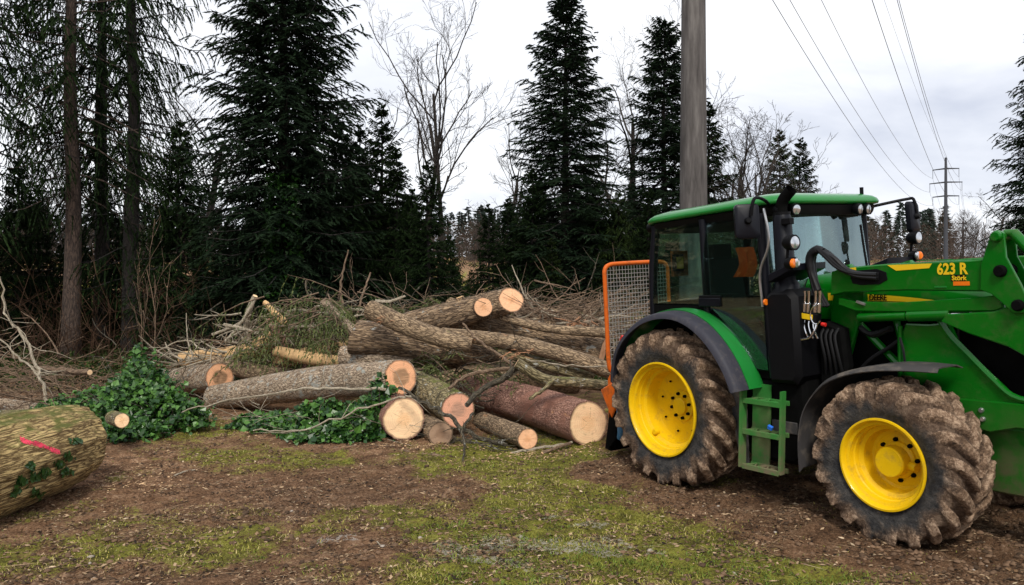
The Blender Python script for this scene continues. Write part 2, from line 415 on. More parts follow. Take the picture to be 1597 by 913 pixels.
M['cut_heart'] = cutwood('cut_brown_heart', (.85, .43, .23), (.33, .19, .10), .52, .06)
M['cut_pink'] = cutwood('cut_pinkish', (.78, .39, .25), (.44, .25, .17), .42, .1)
M['cut_dull'] = cutwood('weathered_cut', (.34, .22, .14), (.25, .15, .09), .4)
M['split'] = plain('split_wood', (.6, .38, .18), .85, var=.5, sc=20, bump=.5)
M['splinter'] = plain('torn_wood', (.42, .21, .11), .85, var=.4, sc=20, bump=.5)
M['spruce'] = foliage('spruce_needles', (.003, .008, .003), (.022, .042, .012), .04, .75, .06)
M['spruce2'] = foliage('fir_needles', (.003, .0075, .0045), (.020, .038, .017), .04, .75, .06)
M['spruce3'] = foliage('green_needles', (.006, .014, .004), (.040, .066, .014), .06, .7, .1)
M['bough'] = foliage('cut_bough_needles', (.04, .06, .016), (.17, .19, .06), .12)
M['ivy'] = foliage('ivy_leaves', (.010, .042, .008), (.10, .23, .04), .1, .34, .4)
M['grass'] = None
M['fardark'] = foliage('far_conifers', (.014, .022, .018), (.04, .055, .045), 0, .9, .05)
M['farbrown'] = foliage('far_bare_wood', (.05, .034, .028), (.10, .074, .06), 0, .9, .05)
M['brushbrown'] = foliage('brown_undergrowth', (.03, .018, .012), (.085, .05, .032), .05, .9, .05)
M['pink'] = plain('pink_marker_paint', (.75, .07, .12), .95, var=.35, sc=60, spec=.05)
def rgbattr(name, rough=.8, trans=.1):
    t = NT(name); c = t.attr('col').outputs['Color']; t.base(c); t.set(Roughness=rough); t.p.inputs['Specular IOR Level'].default_value = .2
    return t.m
M['grass'] = rgbattr('grass_blades', .7)
M['litter'] = rgbattr('litter_bits', .85)

# ------------------------------------------------------------------ ground
FX, FY = .54288, -.83981            # tractor heading
LX, LY = .83981, .54288             # tractor's left
TO = np.array([2.63578, 9.55431])   # tractor origin: middle of the rear axle
ROLL = math.radians(3.4)
def loc_tr(x, y):
    dx = np.asarray(x) - TO[0]; dy = np.asarray(y) - TO[1]
    return dx * FX + dy * FY, dx * LX + dy * LY
def base_h(x, y):
    x = np.asarray(x, float); y = np.asarray(y, float)
    z = 6.4 * sstep(40, 125, y) + 9 * sstep(125, 320, y) + 10 * sstep(320, 900, y)
    lx, ly = loc_tr(x, y)
    near = 1 - sstep(3.5, 8, np.hypot(lx - 1.3, ly))
    z = z + near * np.clip((ly + 1.3) * math.tan(ROLL), 0, .2)
    z = z + .5 * (fbm(x / 9., y / 9., 40, 3) - .5) * sstep(16, 30, y)
    return z
def ground_h(x, y):
    x = np.asarray(x, float); y = np.asarray(y, float)
    z = base_h(x, y)
    nearf = 1 - sstep(16, 24, y)
    z = z + nearf * ((fbm(x * .8, y * .8, 3, 3) - .5) * .10 + (fbm(x * 5, y * 5, 9, 4) - .5) * .085 + (fbm(x * 15, y * 15, 13, 3) - .5) * .05 * (1 - sstep(9.5, 13, y)) + np.abs(fbm(x * 2.3, y * 2.3, 17, 3) - .5) * -.06)
    lx, ly = loc_tr(x, y)
    # churned ridges beside the wheels
    for wx, wy in ((0, -.9), (2.57, -.86)):
        d = np.hypot((lx - wx) / 1.1, (ly - wy) / .5)
        z = z + .09 * np.exp(-(d - .85) ** 2 / .06) * (fbm(x * 3, y * 3, 23, 3)) * (1.0)
    return z
def gmasks(x, y):
    """grass, pale, dark-mud amounts of the soil itself"""
    x = np.asarray(x, float); y = np.asarray(y, float)
    n = fbm(x * .9, y * .9, 60, 5); n2 = fbm(x * 4, y * 4, 70, 4)
    def blob(cx_, cy_, rx, ry, w=1): return w * np.exp(-(((x - cx_) / rx) ** 2 + ((y - cy_) / ry) ** 2))
    g = blob(.7, 8.3, 1.7, 3.2, .75) + blob(.1, 10.6, 2.2, .9, .35) + blob(1.6, 6.2, 1.3, 1.3, .45) + blob(-3.6, 10.8, 1.6, .8, .5) + blob(-3.4, 6.8, 1.0, .9, .38) + blob(-.8, 6.2, .7, .9, .4) + blob(-4.3, 6.2, .6, .6, .5) + .12
    lx, ly = loc_tr(x, y)
    mud = np.exp(-(np.maximum(np.abs(ly) - 1.2, 0) / .55) ** 2) * np.exp(-(np.maximum(np.abs(lx - 1.4) - 2.2, 0) / .8) ** 2)
    mud = np.maximum(mud, blob(-1.9, 8.6, 1.5, 1.6, .85)); mud = np.maximum(mud, blob(-2.6, 6.2, 1.8, .8, .5))
    g = .22 * sstep(30, 45, y) + np.clip(sstep(.22, .92, g * (1 - .9 * mud) + (n - .5) * 1.3 + (n2 - .5) * .5 + .18), 0, 1)
    pale = np.clip(blob(-.3, 6.6, .8, .55) + blob(1.0, 6.9, .8, .35, .8) + blob(-1.6, 7.0, .6, .25, .7) + blob(1.2, 5.9, 1.1, .5, .6) + blob(.55, 7.6, .5, .4, .6), 0, 1)
    pale = sstep(.60, .74, fbm(x * 2.6, y * 5, 81, 4) * .75 + pale * .34)
    return np.clip(g, 0, 1), pale, np.clip(mud, 0, 1)

def build_ground():
    xs = np.concatenate([-np.geomspace(2000, 9.2, 44), np.arange(-9, 7.6, .034), np.geomspace(7.7, 2000, 44)])
    ys = np.concatenate([-np.geomspace(600, 4, 14)[:-1], np.arange(-4, 4.6, .5), np.arange(4.8, 9.5, .026), np.arange(9.5, 14, .04), np.arange(14, 24, .12), np.geomspace(24.2, 3500, 70)])
    X, Y = np.meshgrid(xs, ys, indexing='ij'); Z = ground_h(X, Y)
    a, b = X.shape; V = np.stack([X, Y, Z], -1).reshape(-1, 3).astype(np.float32)
    i = np.arange(a - 1)[:, None] * b + np.arange(b - 1)[None, :]
    F = np.stack([i, i + b, i + b + 1, i + 1], -1).reshape(-1, 4).astype(np.int32)
    me = bpy.data.meshes.new('ground'); nf = len(F)
    me.vertices.add(len(V)); me.vertices.foreach_set('co', V.ravel())
    me.loops.add(nf * 4); me.loops.foreach_set('vertex_index', F.ravel())
    me.polygons.add(nf); me.polygons.foreach_set('loop_start', np.arange(nf, dtype=np.int32) * 4); me.update(calc_edges=True)
    me.polygons.foreach_set('use_smooth', np.ones(nf, bool))
    g, p, m = gmasks(X, Y)
    C = np.stack([g, p, m, np.ones_like(g)], -1).reshape(-1, 4)
    at = me.attributes.new('mask', 'FLOAT_COLOR', 'POINT'); at.data.foreach_set('color', C.astype(np.float32).ravel())
    t = NT('meadow_soil'); v = t.coord('Object')
    s = t.n('SeparateColor'); t.l(t.attr('mask').outputs['Color'], s.inputs[0])
    n1_ = t.noise(v, 3.5, 8, .7); n2_ = t.noise(v, 34, 5, .75); n3 = t.noise(v, 120, 3, .7)
    k = t.math('ADD', t.math('MULTIPLY', n1_, .4), t.math('ADD', t.math('MULTIPLY', n2_, .4), t.math('MULTIPLY', n3, .2)))
    soil = t.ramp(k, [(.38, (.020, .012, .007)), (.46, (.13, .066, .032)), (.54, (.31, .175, .095)), (.63, (.60, .41, .27))])
    grs = t.ramp(k, [(.38, (.035, .024, .008)), (.46, (.115, .108, .017)), (.54, (.25, .24, .034)), (.64, (.45, .41, .12))])
    c = t.mix(t.maprange(t.math('ADD', s.outputs[0], t.math('ADD', t.math('MULTIPLY', t.math('SUBTRACT', n2_, .5), 1.7), t.math('MULTIPLY', t.math('SUBTRACT', n1_, .5), .8))), .38, .72), soil, grs)
    c = t.mix(t.maprange(t.math('MULTIPLY', s.outputs[1], t.maprange(n2_, .38, .6)), .35, .8, 0, .85), c, t.mix(n3, (.33, .28, .23), (.58, .54, .49)))
    c = t.mix(t.math('MULTIPLY', s.outputs[2], .35), c, (.035, .02, .012))
    t.base(c); t.set(Roughness=.93); t.p.inputs['Specular IOR Level'].default_value = .2
    t.bump(k, 1.0, .09)
    me.materials.append(t.m)
    o = bpy.data.objects.new('ground', me); col.objects.link(o); tag(o, 'muddy meadow of brown soil and patchy short grass', 'ground', kind='structure')
build_ground()

def colmesh(name, V, F, C, mat, smooth=False):
    me = bpy.data.meshes.new(name); nf = len(F); k = F.shape[1]
    me.vertices.add(len(V)); me.vertices.foreach_set('co', V.astype(np.float32).ravel())
    me.loops.add(nf * k); me.loops.foreach_set('vertex_index', F.astype(np.int32).ravel())
    me.polygons.add(nf); me.polygons.foreach_set('loop_start', np.arange(nf, dtype=np.int32) * k); me.update(calc_edges=True)
    at = me.attributes.new('col', 'FLOAT_COLOR', 'POINT'); at.data.foreach_set('color', np.concatenate([C, np.ones((len(C), 1))], 1).astype(np.float32).ravel())
    me.materials.append(mat); o = bpy.data.objects.new(name, me); col.objects.link(o); return o

def build_grass():
    rs = np.random.RandomState(5)
    N = 420000
    d = 4.9 * (15.5 / 4.9) ** rs.rand(N); u = rs.rand(N) * 1.36 - .68
    x = u * d; y = d
    g, p, m = gmasks(x, y)
    clump = fbm(x * 6, y * 6, 33, 3)
    keep = rs.rand(N) < np.clip(g * 1.25 - .08, 0.03, 1) * sstep(.30, .66, clump) * .60
    x, y, g = x[keep], y[keep], g[keep]; n = len(x); z = ground_h(x, y) - .004
    az = rs.rand(n) * 6.283; h = (.008 + .022 * rs.rand(n) ** 2.4) * (.7 + .6 * g); lean = .4 + 1.3 * rs.rand(n); w = .0022 + .0028 * rs.rand(n)
    ca, sa = np.cos(az), np.sin(az)
    b = np.stack([x, y, z], 1); side = np.stack([-sa, ca, 0 * sa], 1) * w[:, None]
    mid = b + np.stack([ca * lean * h * .45, sa * lean * h * .45, h * .7], 1); tip = b + np.stack([ca * lean * h * 1.2, sa * lean * h * 1.2, h * .95], 1)
    V = np.stack([b - side, b + side, mid + side * .7, tip, mid - side * .7], 1).reshape(-1, 3)
    k = np.arange(n)[:, None] * 5
    F = np.concatenate([k + np.array([[0, 1, 2]]), k + np.array([[0, 2, 4]]), k + np.array([[4, 2, 3]])])
    pal = np.array([(.10, .15, .02), (.19, .195, .03), (.30, .26, .06), (.42, .34, .15), (.075, .12, .018), (.155, .20, .026)])
    patch = fbm(x * 1.1, y * 1.1, 91, 3)
    ci = np.where(rs.rand(n) < sstep(.45, .6, patch), rs.choice([0, 4, 5, 1], n), rs.choice([1, 2, 3, 1, 2], n))
    C = np.repeat(pal[ci] * (.75 + .5 * rs.rand(n, 1)), 5, 0)
    tag(colmesh('grass', V, F, C, M['grass']), 'short olive green winter grass in patches on the meadow', 'grass', kind='stuff')
    # leaf litter, bark crumbs, chips and clods
    N = 150000
    d = 4.9 * (15 / 4.9) ** rs.rand(N); u = rs.rand(N) * 1.36 - .68; x = u * d; y = d
    keep = rs.rand(N) < sstep(.3, .62, fbm(x * 3, y * 3, 44, 4)) * .9 + .05
    x, y = x[keep], y[keep]; n = len(x); z = ground_h(x, y)
    L = .007 + .026 * rs.rand(n) ** 3; W = L * (.12 + .5 * rs.rand(n)); az = rs.rand(n) * 6.283; tl = (rs.rand(n) - .5) * 1.4
    stick = rs.rand(n) < .05; L[stick] = .05 + .13 * rs.rand(stick.sum()); W[stick] = .0022; tl[stick] *= .15
    ca, sa = np.cos(az), np.sin(az); ax = np.stack([ca, sa, tl * .5], 1) * L[:, None]; sd_ = np.stack([-sa, ca, (rs.rand(n) - .5) * .9], 1) * W[:, None]
    c = np.stack([x, y, z + .006], 1); up = np.array([0, 0, 1]) * (W * .55)[:, None]
    V = np.stack([c - ax, c - sd_, c + ax, c + sd_, c + up], 1).reshape(-1, 3); k = np.arange(n)[:, None] * 5
    F = np.concatenate([k + np.array([[0, 1, 4]]), k + np.array([[1, 2, 4]]), k + np.array([[2, 3, 4]]), k + np.array([[3, 0, 4]])])
    pal = np.array([(.04, .024, .014), (.12, .07, .04), (.22, .14, .08), (.36, .25, .15), (.02, .013, .009), (.08, .048, .027), (.17, .10, .052)])
    ci = rs.randint(0, 7, n); cc = pal[ci] * (.7 + .6 * rs.rand(n, 1)); br = rs.rand(n) < .022; L[br] *= 1.1; cc[br] = np.array([.5, .38, .25]) * (.7 + .5 * rs.rand(br.sum(), 1))
    tag(colmesh('leaf_litter', V, F, np.repeat(cc, 5, 0), M['litter']), 'brown leaf litter and bark crumbs strewn over the mud', 'litter', kind='stuff')
    n = 1700; ctr = np.array([(-1.5, 11.1), (-.8, 11.0), (.25, 10.6), (1.0, 10.8), (-4.4, 9.6), (-4.0, 8.9), (0, 10.3), (-3.9, 12.2), (1.4, 9.7)]); q = ctr[rs.randint(0, 9, n)] + rs.randn(n, 2) * np.array([.30, .18])
    x, y = q[:, 0], q[:, 1]; z = ground_h(x, y); L = .006 + .022 * rs.rand(n) ** 2; az = rs.rand(n) * 6.283; ca, sa = np.cos(az), np.sin(az); W = L * (.3 + .4 * rs.rand(n))
    ax = np.stack([ca, sa, (rs.rand(n) - .5) * .6], 1) * L[:, None]; sd_ = np.stack([-sa, ca, (rs.rand(n) - .5) * .6], 1) * W[:, None]; c = np.stack([x, y, z + .007], 1); up = np.array([0, 0, 1]) * (W * .5)[:, None]
    V = np.stack([c - ax, c - sd_, c + ax, c + sd_, c + up], 1).reshape(-1, 3); k = np.arange(n)[:, None] * 5; F = np.concatenate([k + np.array([[0, 1, 4]]), k + np.array([[1, 2, 4]]), k + np.array([[2, 3, 4]]), k + np.array([[3, 0, 4]])])
    cc = np.array([(.55, .36, .20)]) * (.45 + .8 * rs.rand(n, 1))
    tag(colmesh('wood_chips', V, F, np.repeat(cc, 5, 0), M['litter']), 'pale sawdust and wood chips scattered below the sawn log ends', 'wood chips', kind='stuff')
    # crumbly clods of earth
    N = 26000
    d = 5.0 * (13 / 5.0) ** rs.rand(N); u = rs.rand(N) * 1.36 - .68; x = u * d; y = d
    g, p, m = gmasks(x, y); keep = rs.rand(N) < (m * .9 + .25) * sstep(.35, .6, fbm(x * 2, y * 2, 51, 3)); x, y = x[keep], y[keep]; n = len(x)
    r = .006 + .026 * rs.rand(n) ** 3; oc = np.array([(1, 0, 0), (0, 1, 0), (-1, 0, 0), (0, -1, 0), (0, 0, .75), (.62, .62, .4), (-.62, .62, .42), (-.6, -.62, .4), (.62, -.6, .45)])
    V = oc[None] * (1 + (rs.rand(n, 9, 3) - .5) * .7) * r[:, None, None] + np.stack([x, y, ground_h(x, y) + r * .05], 1)[:, None]
    fc = np.array([(0, 5, 8), (0, 1, 5), (1, 6, 5), (1, 2, 6), (2, 7, 6), (2, 3, 7), (3, 8, 7), (3, 0, 8), (4, 8, 5), (4, 5, 6), (4, 6, 7), (4, 7, 8)])
    F = (np.arange(n)[:, None, None] * 9 + fc[None]).reshape(-1, 3)
    cc = np.array([(.12, .074, .045)]) * (.4 + 1.3 * rs.rand(n, 1)); pb = rs.rand(n) < .012; cc[pb] = np.array([.34, .29, .24])
    tag(colmesh('mud_clods', V.reshape(-1, 3), F, np.repeat(cc, 9, 0), M['litter']), 'small brown clods of churned earth on the ground', 'soil', kind='stuff')
build_grass()
def gz(x, y): return float(ground_h(x, y))

# ------------------------------------------------------------------ trees
def needle_tris(rs, base, d, length, w, jit=.5):
    n = len(base); d = d + (rs.rand(n, 3) - .5) * 2 * jit * np.array([1, 1, .8]); d /= np.linalg.norm(d, axis=1)[:, None]
    s = np.cross(d, rs.randn(n, 3)); s /= np.linalg.norm(s, axis=1)[:, None] + 1e-9
    L = (np.asarray(length) * (.6 + .8 * rs.rand(n)))[:, None]
    a = base - s * w; b = base + s * w; c = base + d * L
    return np.stack([a, b, c], 1).reshape(-1, 3)
def spray(rs, org, az, L, pitch, curve, tip, twigs, K, leaf, lw, hang, fan=.8, sidefrac=.4, dead=0.0):
    """foliage of many boughs at once; arrays of shape (nb,)"""
    nb = len(az); out = np.stack([np.cos(az), np.sin(az), 0 * az], 1); tang = np.stack([-np.sin(az), np.cos(az), 0 * az], 1)
    t = (np.arange(twigs) + .5) / twigs * .88 + .12; t = np.clip(t[None, :] + (rs.rand(nb, twigs) - .5) * .08, .05, 1)
    zz = L[:, None] * (np.tan(pitch)[:, None] * t - curve[:, None] * t ** 2 + tip[:, None] * t ** 4)
    p = org[:, None, :] + out[:, None, :] * (L[:, None] * t)[..., None]; p[..., 2] += zz
    s = np.where(np.arange(twigs) % 2 == 0, 1., -1.)[None, :] * np.ones((nb, 1))
    l = L[:, None] * sidefrac * (1 - .72 * t) * (.7 + .6 * rs.rand(nb, twigs)) + .10 * np.clip(L[:, None], .2, 1)
    d = out[:, None, :] * .62 + tang[:, None, :] * (s * fan)[..., None] + (rs.rand(nb, twigs, 3) - .5) * .4
    d[..., 2] -= hang * .4; d /= np.linalg.norm(d, axis=-1)[..., None]
    u = (np.arange(K) + .4) / K
    q = p[:, :, None, :] + d[:, :, None, :] * (l[..., None] * u)[..., None]
    q[..., 2] -= hang * (l[..., None] * u ** 2) * .9
    dd = np.repeat(d[:, :, None, :], K, 2).copy(); dd[..., 2] -= hang * 1.6 * u[None, None, :]
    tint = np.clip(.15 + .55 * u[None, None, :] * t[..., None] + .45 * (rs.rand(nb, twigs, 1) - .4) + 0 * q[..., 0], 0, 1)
    q = q.reshape(-1, 3); dd = dd.reshape(-1, 3); tint = tint.reshape(-1)
    lsc = np.repeat(np.clip(.34 + .55 * L, .34, 1.0), twigs * K)
    V = needle_tris(rs, q, dd, leaf * lsc, lw)
    return V, np.repeat(tint, 3)
def conifer(seed, H, Rr, z0, nw, nb, hang=.35, droop=.25, prof=1.0, irr=.25, twigs=14, K=7, leaf=.30, lw=.045, trunk_r=.22, mats=('spruce', 'trunk_dark'), gap=0.0, lean=(0, 0), spire=.9, bulge=0.0):
    rs = np.random.RandomState(seed)
    o = []; az = []; L = []; pi_ = []
    for k in range(nw):
        f = (k + rs.rand() * .6) / nw; z = z0 + (H - z0) * f ** .92
        fr = (z - z0) / (H - z0)
        base = Rr * ((1 - fr) ** prof * (1 - bulge) + bulge * math.sin(math.pi * min(1, fr * .9 + .1)) * .9) + .10
        m = max(3, int(nb * (1 - .35 * fr)))
        a0 = rs.rand() * 6.28
        for j in range(m):
            if rs.rand() < gap * (1 - fr * .5): continue
            az.append(a0 + j * 6.283 / m + (rs.rand() - .5) * .7); L.append(base * (1 - irr + 1.6 * irr * rs.rand())); o.append((lean[0] * z, lean[1] * z, z + (rs.rand() - .5) * .2))
            pi_.append((-.20 + 1.0 * max(0, fr) ** 1.5) + (rs.rand() - .5) * .25)
    o = np.array(o); az = np.array(az); L = np.array(L); pi_ = np.array(pi_)
    cv = droop * (.6 + .8 * rs.rand(len(az))); tp = droop * .7 * (.5 + rs.rand(len(az)))
    V, T = spray(rs, o, az, L, pi_, cv, tp, twigs, K, leaf, lw, hang)
    # leader
    n = 90; zz = H - spire + rs.rand(n) * spire; b = np.stack([lean[0] * zz, lean[1] * zz, zz], 1)
    V2 = needle_tris(rs, b, np.stack([rs.randn(n) * .5, rs.randn(n) * .5, np.ones(n) * 1.1], 1), .13, lw * .6, .2)
    c = MB(); V = np.concatenate([V, V2]); T = np.concatenate([T, np.full(len(V2), .5)])
    c.add(V, np.arange(len(V)).reshape(-1, 3), tint=T)
    t = MB(); zs = np.linspace(-.6, H, 14)
    wob = np.stack([np.sin(zs * .7 + seed) * .05 + lean[0] * zs, np.cos(zs * .5 + seed) * .05 + lean[1] * zs, zs], 1)
    t.tube(wob, np.maximum(trunk_r * (1 - (zs / H).clip(0, 1)) ** .8 * (1 + .5 * np.exp(-np.maximum(zs, 0) * 2)), .012), 12, rough=.08, seed=seed)
    for k in range(0, len(az), 1):
        tt = np.array([0, .35, .7, .97]); q = o[k] + np.stack([np.cos(az[k]) * L[k] * tt, np.sin(az[k]) * L[k] * tt, L[k] * (math.tan(pi_[k]) * tt - cv[k] * tt ** 2 + tp[k] * tt ** 4)], 1)
        r = .012 + L[k] * .009; t.tube(q, [r, r * .75, r * .5, r * .2], 3, cap=False)
    return c.mesh('crown', False), t.mesh('trunk', True), mats
def place(meshes, name, label, cat, x, y, rotz=0, sc=1.0, group=None, mats=None, parts=('trunk', 'crown')):
    cm_, tm, mt = meshes; mt = mats or mt
    e = thing(name, label, cat, (x, y, gz(x, y) - .05), rotz, group); e.scale = (sc, sc, sc)
    for me, nm, mk in ((tm, parts[0], mt[1]), (cm_, parts[1], mt[0])):
        ob = bpy.data.objects.new(nm, me); col.objects.link(ob); ob.parent = e
        if len(me.materials) == 0: me.materials.append(M[mk])
        elif me.materials[0] != M[mk]:
            ob.material_slots[0].link = 'OBJECT'; ob.material_slots[0].material = M[mk]
    return e
def at(u, d): return (u - CXP) / FPX * d
def hgt(v, d): return CAMH - (v - CYP) / FPX * d

def bare_tree(seed, H, spread=.5, r0=.14, stems=1, levels=4, upright=.6, nkids=(4, 6), first=.35):
    rs = np.random.RandomState(seed); tr = MB(); cr_ = MB()
    def grow(p, d, L, r, lev, mb):
        n = 6 if lev < 2 else 4; pts = [p]; dd = d.copy()
        for k in range(n):
            dd = dd + rs.randn(3) * (.10 + .05 * lev) + np.array([0, 0, .07 * upright]); dd /= np.linalg.norm(dd); pts.append(pts[-1] + dd * L / n)
        pts = np.array(pts); rad = np.linspace(r, r * (.45 if lev < levels else .25), n + 1)
        mb.tube(pts, np.maximum(rad, .0055), 7 if lev == 0 else (5 if lev == 1 else 3), cap=False)
        if lev >= levels: return
        nk = rs.randint(*nkids) + (2 if lev == 0 else 0)
        for k in range(nk):
            f = (first if lev == 0 else .25) + (1 - (first if lev == 0 else .25)) * (k + rs.rand()) / nk
            i = min(int(f * n), n - 1); q = pts[i] + (pts[i + 1] - pts[i]) * (f * n - i)
            ax = rs.randn(3); ax -= dd * (ax @ dd); ax /= np.linalg.norm(ax)
            nd = (pts[i + 1] - pts[i]); nd /= np.linalg.norm(nd); nd = nd * upright + ax * spread * (.7 + .6 * rs.rand()) + np.array([0, 0, .12]); nd /= np.linalg.norm(nd)
            grow(q, nd, L * (.38 + .3 * rs.rand()) * (1.15 - .5 * f), rad[i] * .55, lev + 1, tr if lev == 0 else cr_)
    for s in range(stems):
        d = np.array([rs.randn() * .13 * (stems > 1), rs.randn() * .13 * (stems > 1), 1.]); d /= np.linalg.norm(d)
        grow(np.array([rs.randn() * .25 * (stems > 1), rs.randn() * .25 * (stems > 1), -.3]), d, H * .82 * (1 if s == 0 else .75 + .2 * rs.rand()), r0 * (1 if s == 0 else .8), 0, tr)
    return cr_.mesh('crown', True), tr.mesh('trunk', True), ('trunk_bare', 'trunk_bare')

def forest():
    S = lambda *a, **k: conifer(*a, **k)
    # tall old spruces at the left edge, branches hanging like curtains
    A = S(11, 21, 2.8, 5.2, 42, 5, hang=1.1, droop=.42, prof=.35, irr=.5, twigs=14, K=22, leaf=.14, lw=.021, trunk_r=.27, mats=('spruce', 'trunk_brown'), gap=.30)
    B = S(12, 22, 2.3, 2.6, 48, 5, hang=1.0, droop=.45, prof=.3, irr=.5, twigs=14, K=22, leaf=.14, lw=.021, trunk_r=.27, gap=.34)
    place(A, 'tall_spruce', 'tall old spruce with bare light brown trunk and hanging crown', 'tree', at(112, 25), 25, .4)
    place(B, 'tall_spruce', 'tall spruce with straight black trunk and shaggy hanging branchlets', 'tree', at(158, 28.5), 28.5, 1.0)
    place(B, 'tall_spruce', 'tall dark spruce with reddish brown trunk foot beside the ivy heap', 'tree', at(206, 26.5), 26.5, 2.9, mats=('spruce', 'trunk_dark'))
    place(A, 'tall_spruce', 'tall spruce with low hanging boughs at the very edge of the wood', 'tree', at(-20, 24), 24, 3.3, mats=('spruce', 'trunk_dark'))
    # dense spruces
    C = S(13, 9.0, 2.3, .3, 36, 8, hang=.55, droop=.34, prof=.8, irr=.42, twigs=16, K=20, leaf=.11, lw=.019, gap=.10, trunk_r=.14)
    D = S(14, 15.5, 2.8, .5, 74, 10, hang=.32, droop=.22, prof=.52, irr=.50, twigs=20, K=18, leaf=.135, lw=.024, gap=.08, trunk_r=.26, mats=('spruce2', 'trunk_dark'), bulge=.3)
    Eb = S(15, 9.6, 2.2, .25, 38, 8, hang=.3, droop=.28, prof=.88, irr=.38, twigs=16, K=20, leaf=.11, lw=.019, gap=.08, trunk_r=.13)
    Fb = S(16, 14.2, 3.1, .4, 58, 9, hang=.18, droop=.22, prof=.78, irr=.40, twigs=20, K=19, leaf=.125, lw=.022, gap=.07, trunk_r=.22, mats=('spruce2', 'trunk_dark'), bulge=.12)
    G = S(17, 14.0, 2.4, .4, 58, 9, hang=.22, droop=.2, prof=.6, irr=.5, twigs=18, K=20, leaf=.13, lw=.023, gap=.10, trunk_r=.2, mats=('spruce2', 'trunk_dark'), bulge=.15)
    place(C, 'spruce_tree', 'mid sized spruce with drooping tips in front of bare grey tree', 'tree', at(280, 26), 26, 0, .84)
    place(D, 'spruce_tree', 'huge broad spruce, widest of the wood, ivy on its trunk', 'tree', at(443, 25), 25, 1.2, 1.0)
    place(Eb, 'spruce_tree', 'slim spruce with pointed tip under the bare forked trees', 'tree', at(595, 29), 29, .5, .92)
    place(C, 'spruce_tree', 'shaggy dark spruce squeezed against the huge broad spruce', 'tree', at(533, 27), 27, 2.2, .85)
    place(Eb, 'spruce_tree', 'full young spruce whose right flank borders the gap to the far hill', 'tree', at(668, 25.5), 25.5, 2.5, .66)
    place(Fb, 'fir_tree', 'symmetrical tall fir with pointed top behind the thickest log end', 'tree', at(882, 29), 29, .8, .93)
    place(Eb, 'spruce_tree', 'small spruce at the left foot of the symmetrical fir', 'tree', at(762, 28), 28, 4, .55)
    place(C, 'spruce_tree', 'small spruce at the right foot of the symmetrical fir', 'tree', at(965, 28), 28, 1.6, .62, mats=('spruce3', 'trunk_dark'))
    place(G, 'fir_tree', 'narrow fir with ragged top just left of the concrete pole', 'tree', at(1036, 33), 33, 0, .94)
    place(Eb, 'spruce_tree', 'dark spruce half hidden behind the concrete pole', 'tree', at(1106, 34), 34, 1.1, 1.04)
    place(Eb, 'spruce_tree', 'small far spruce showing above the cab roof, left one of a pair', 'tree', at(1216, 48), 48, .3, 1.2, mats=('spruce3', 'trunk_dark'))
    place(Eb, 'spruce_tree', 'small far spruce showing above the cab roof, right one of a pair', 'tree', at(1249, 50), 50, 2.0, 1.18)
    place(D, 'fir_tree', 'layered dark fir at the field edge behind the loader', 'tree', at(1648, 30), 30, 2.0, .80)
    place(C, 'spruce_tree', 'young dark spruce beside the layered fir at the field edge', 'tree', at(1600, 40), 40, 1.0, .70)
    place(C, 'spruce_tree', 'young spruce with tiered twigs at the left end of the wood', 'tree', at(28, 27), 27, 2.8, .72)
    # second row that closes the wood
    def whereof(u):
        for lim, txt in ((60, 'at the left end of the wood behind the tiered young spruce'), (185, 'behind the two tall shaggy hanging trunks'), (330, 'around the mid sized spruce with drooping tips'), (470, 'around the foot of the huge broad spruce'), (575, 'between the huge broad spruce and the slim pointed one'), (700, 'behind the bare forked trees'), (790, 'in the gap before the far hill'), (950, 'behind the symmetrical tall fir'), (1050, 'behind the narrow ragged fir')):
            if u < lim: return txt
        return 'beside the concrete pole'
    k = 0
    for u, d, s, mset in ((-40, 33, .6, 0), (75, 35, .42, 0), (225, 34, .42, 0), (338, 30, .36, 1), (388, 31, .5, 0), (480, 33, .9, 0), (510, 29, .7, 0), (560, 34, .8, 0), (628, 32, .66, 0), (705, 31, .36, 1),
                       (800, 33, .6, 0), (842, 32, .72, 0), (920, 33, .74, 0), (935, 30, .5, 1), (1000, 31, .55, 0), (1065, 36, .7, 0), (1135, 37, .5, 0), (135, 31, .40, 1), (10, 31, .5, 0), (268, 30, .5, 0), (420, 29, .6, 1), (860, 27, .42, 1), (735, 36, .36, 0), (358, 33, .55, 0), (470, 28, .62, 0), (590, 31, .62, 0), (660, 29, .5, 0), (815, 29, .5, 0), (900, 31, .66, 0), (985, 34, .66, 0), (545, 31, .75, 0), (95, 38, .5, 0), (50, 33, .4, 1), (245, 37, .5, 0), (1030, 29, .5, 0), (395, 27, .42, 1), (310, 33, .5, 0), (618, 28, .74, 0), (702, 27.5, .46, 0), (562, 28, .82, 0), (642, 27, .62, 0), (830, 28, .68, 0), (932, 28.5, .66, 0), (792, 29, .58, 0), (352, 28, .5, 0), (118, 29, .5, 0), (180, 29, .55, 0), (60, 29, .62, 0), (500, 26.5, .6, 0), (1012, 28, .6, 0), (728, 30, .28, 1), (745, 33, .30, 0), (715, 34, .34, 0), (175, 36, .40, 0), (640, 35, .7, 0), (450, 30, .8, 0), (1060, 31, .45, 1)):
        place((C, Eb)[k % 2], 'background_spruce', 'dark second row spruce ' + whereof(u), 'tree', at(u, d), d, k * 1.7, s, group='second row spruces', mats=('spruce3' if mset else 'spruce', 'trunk_dark')); k += 1
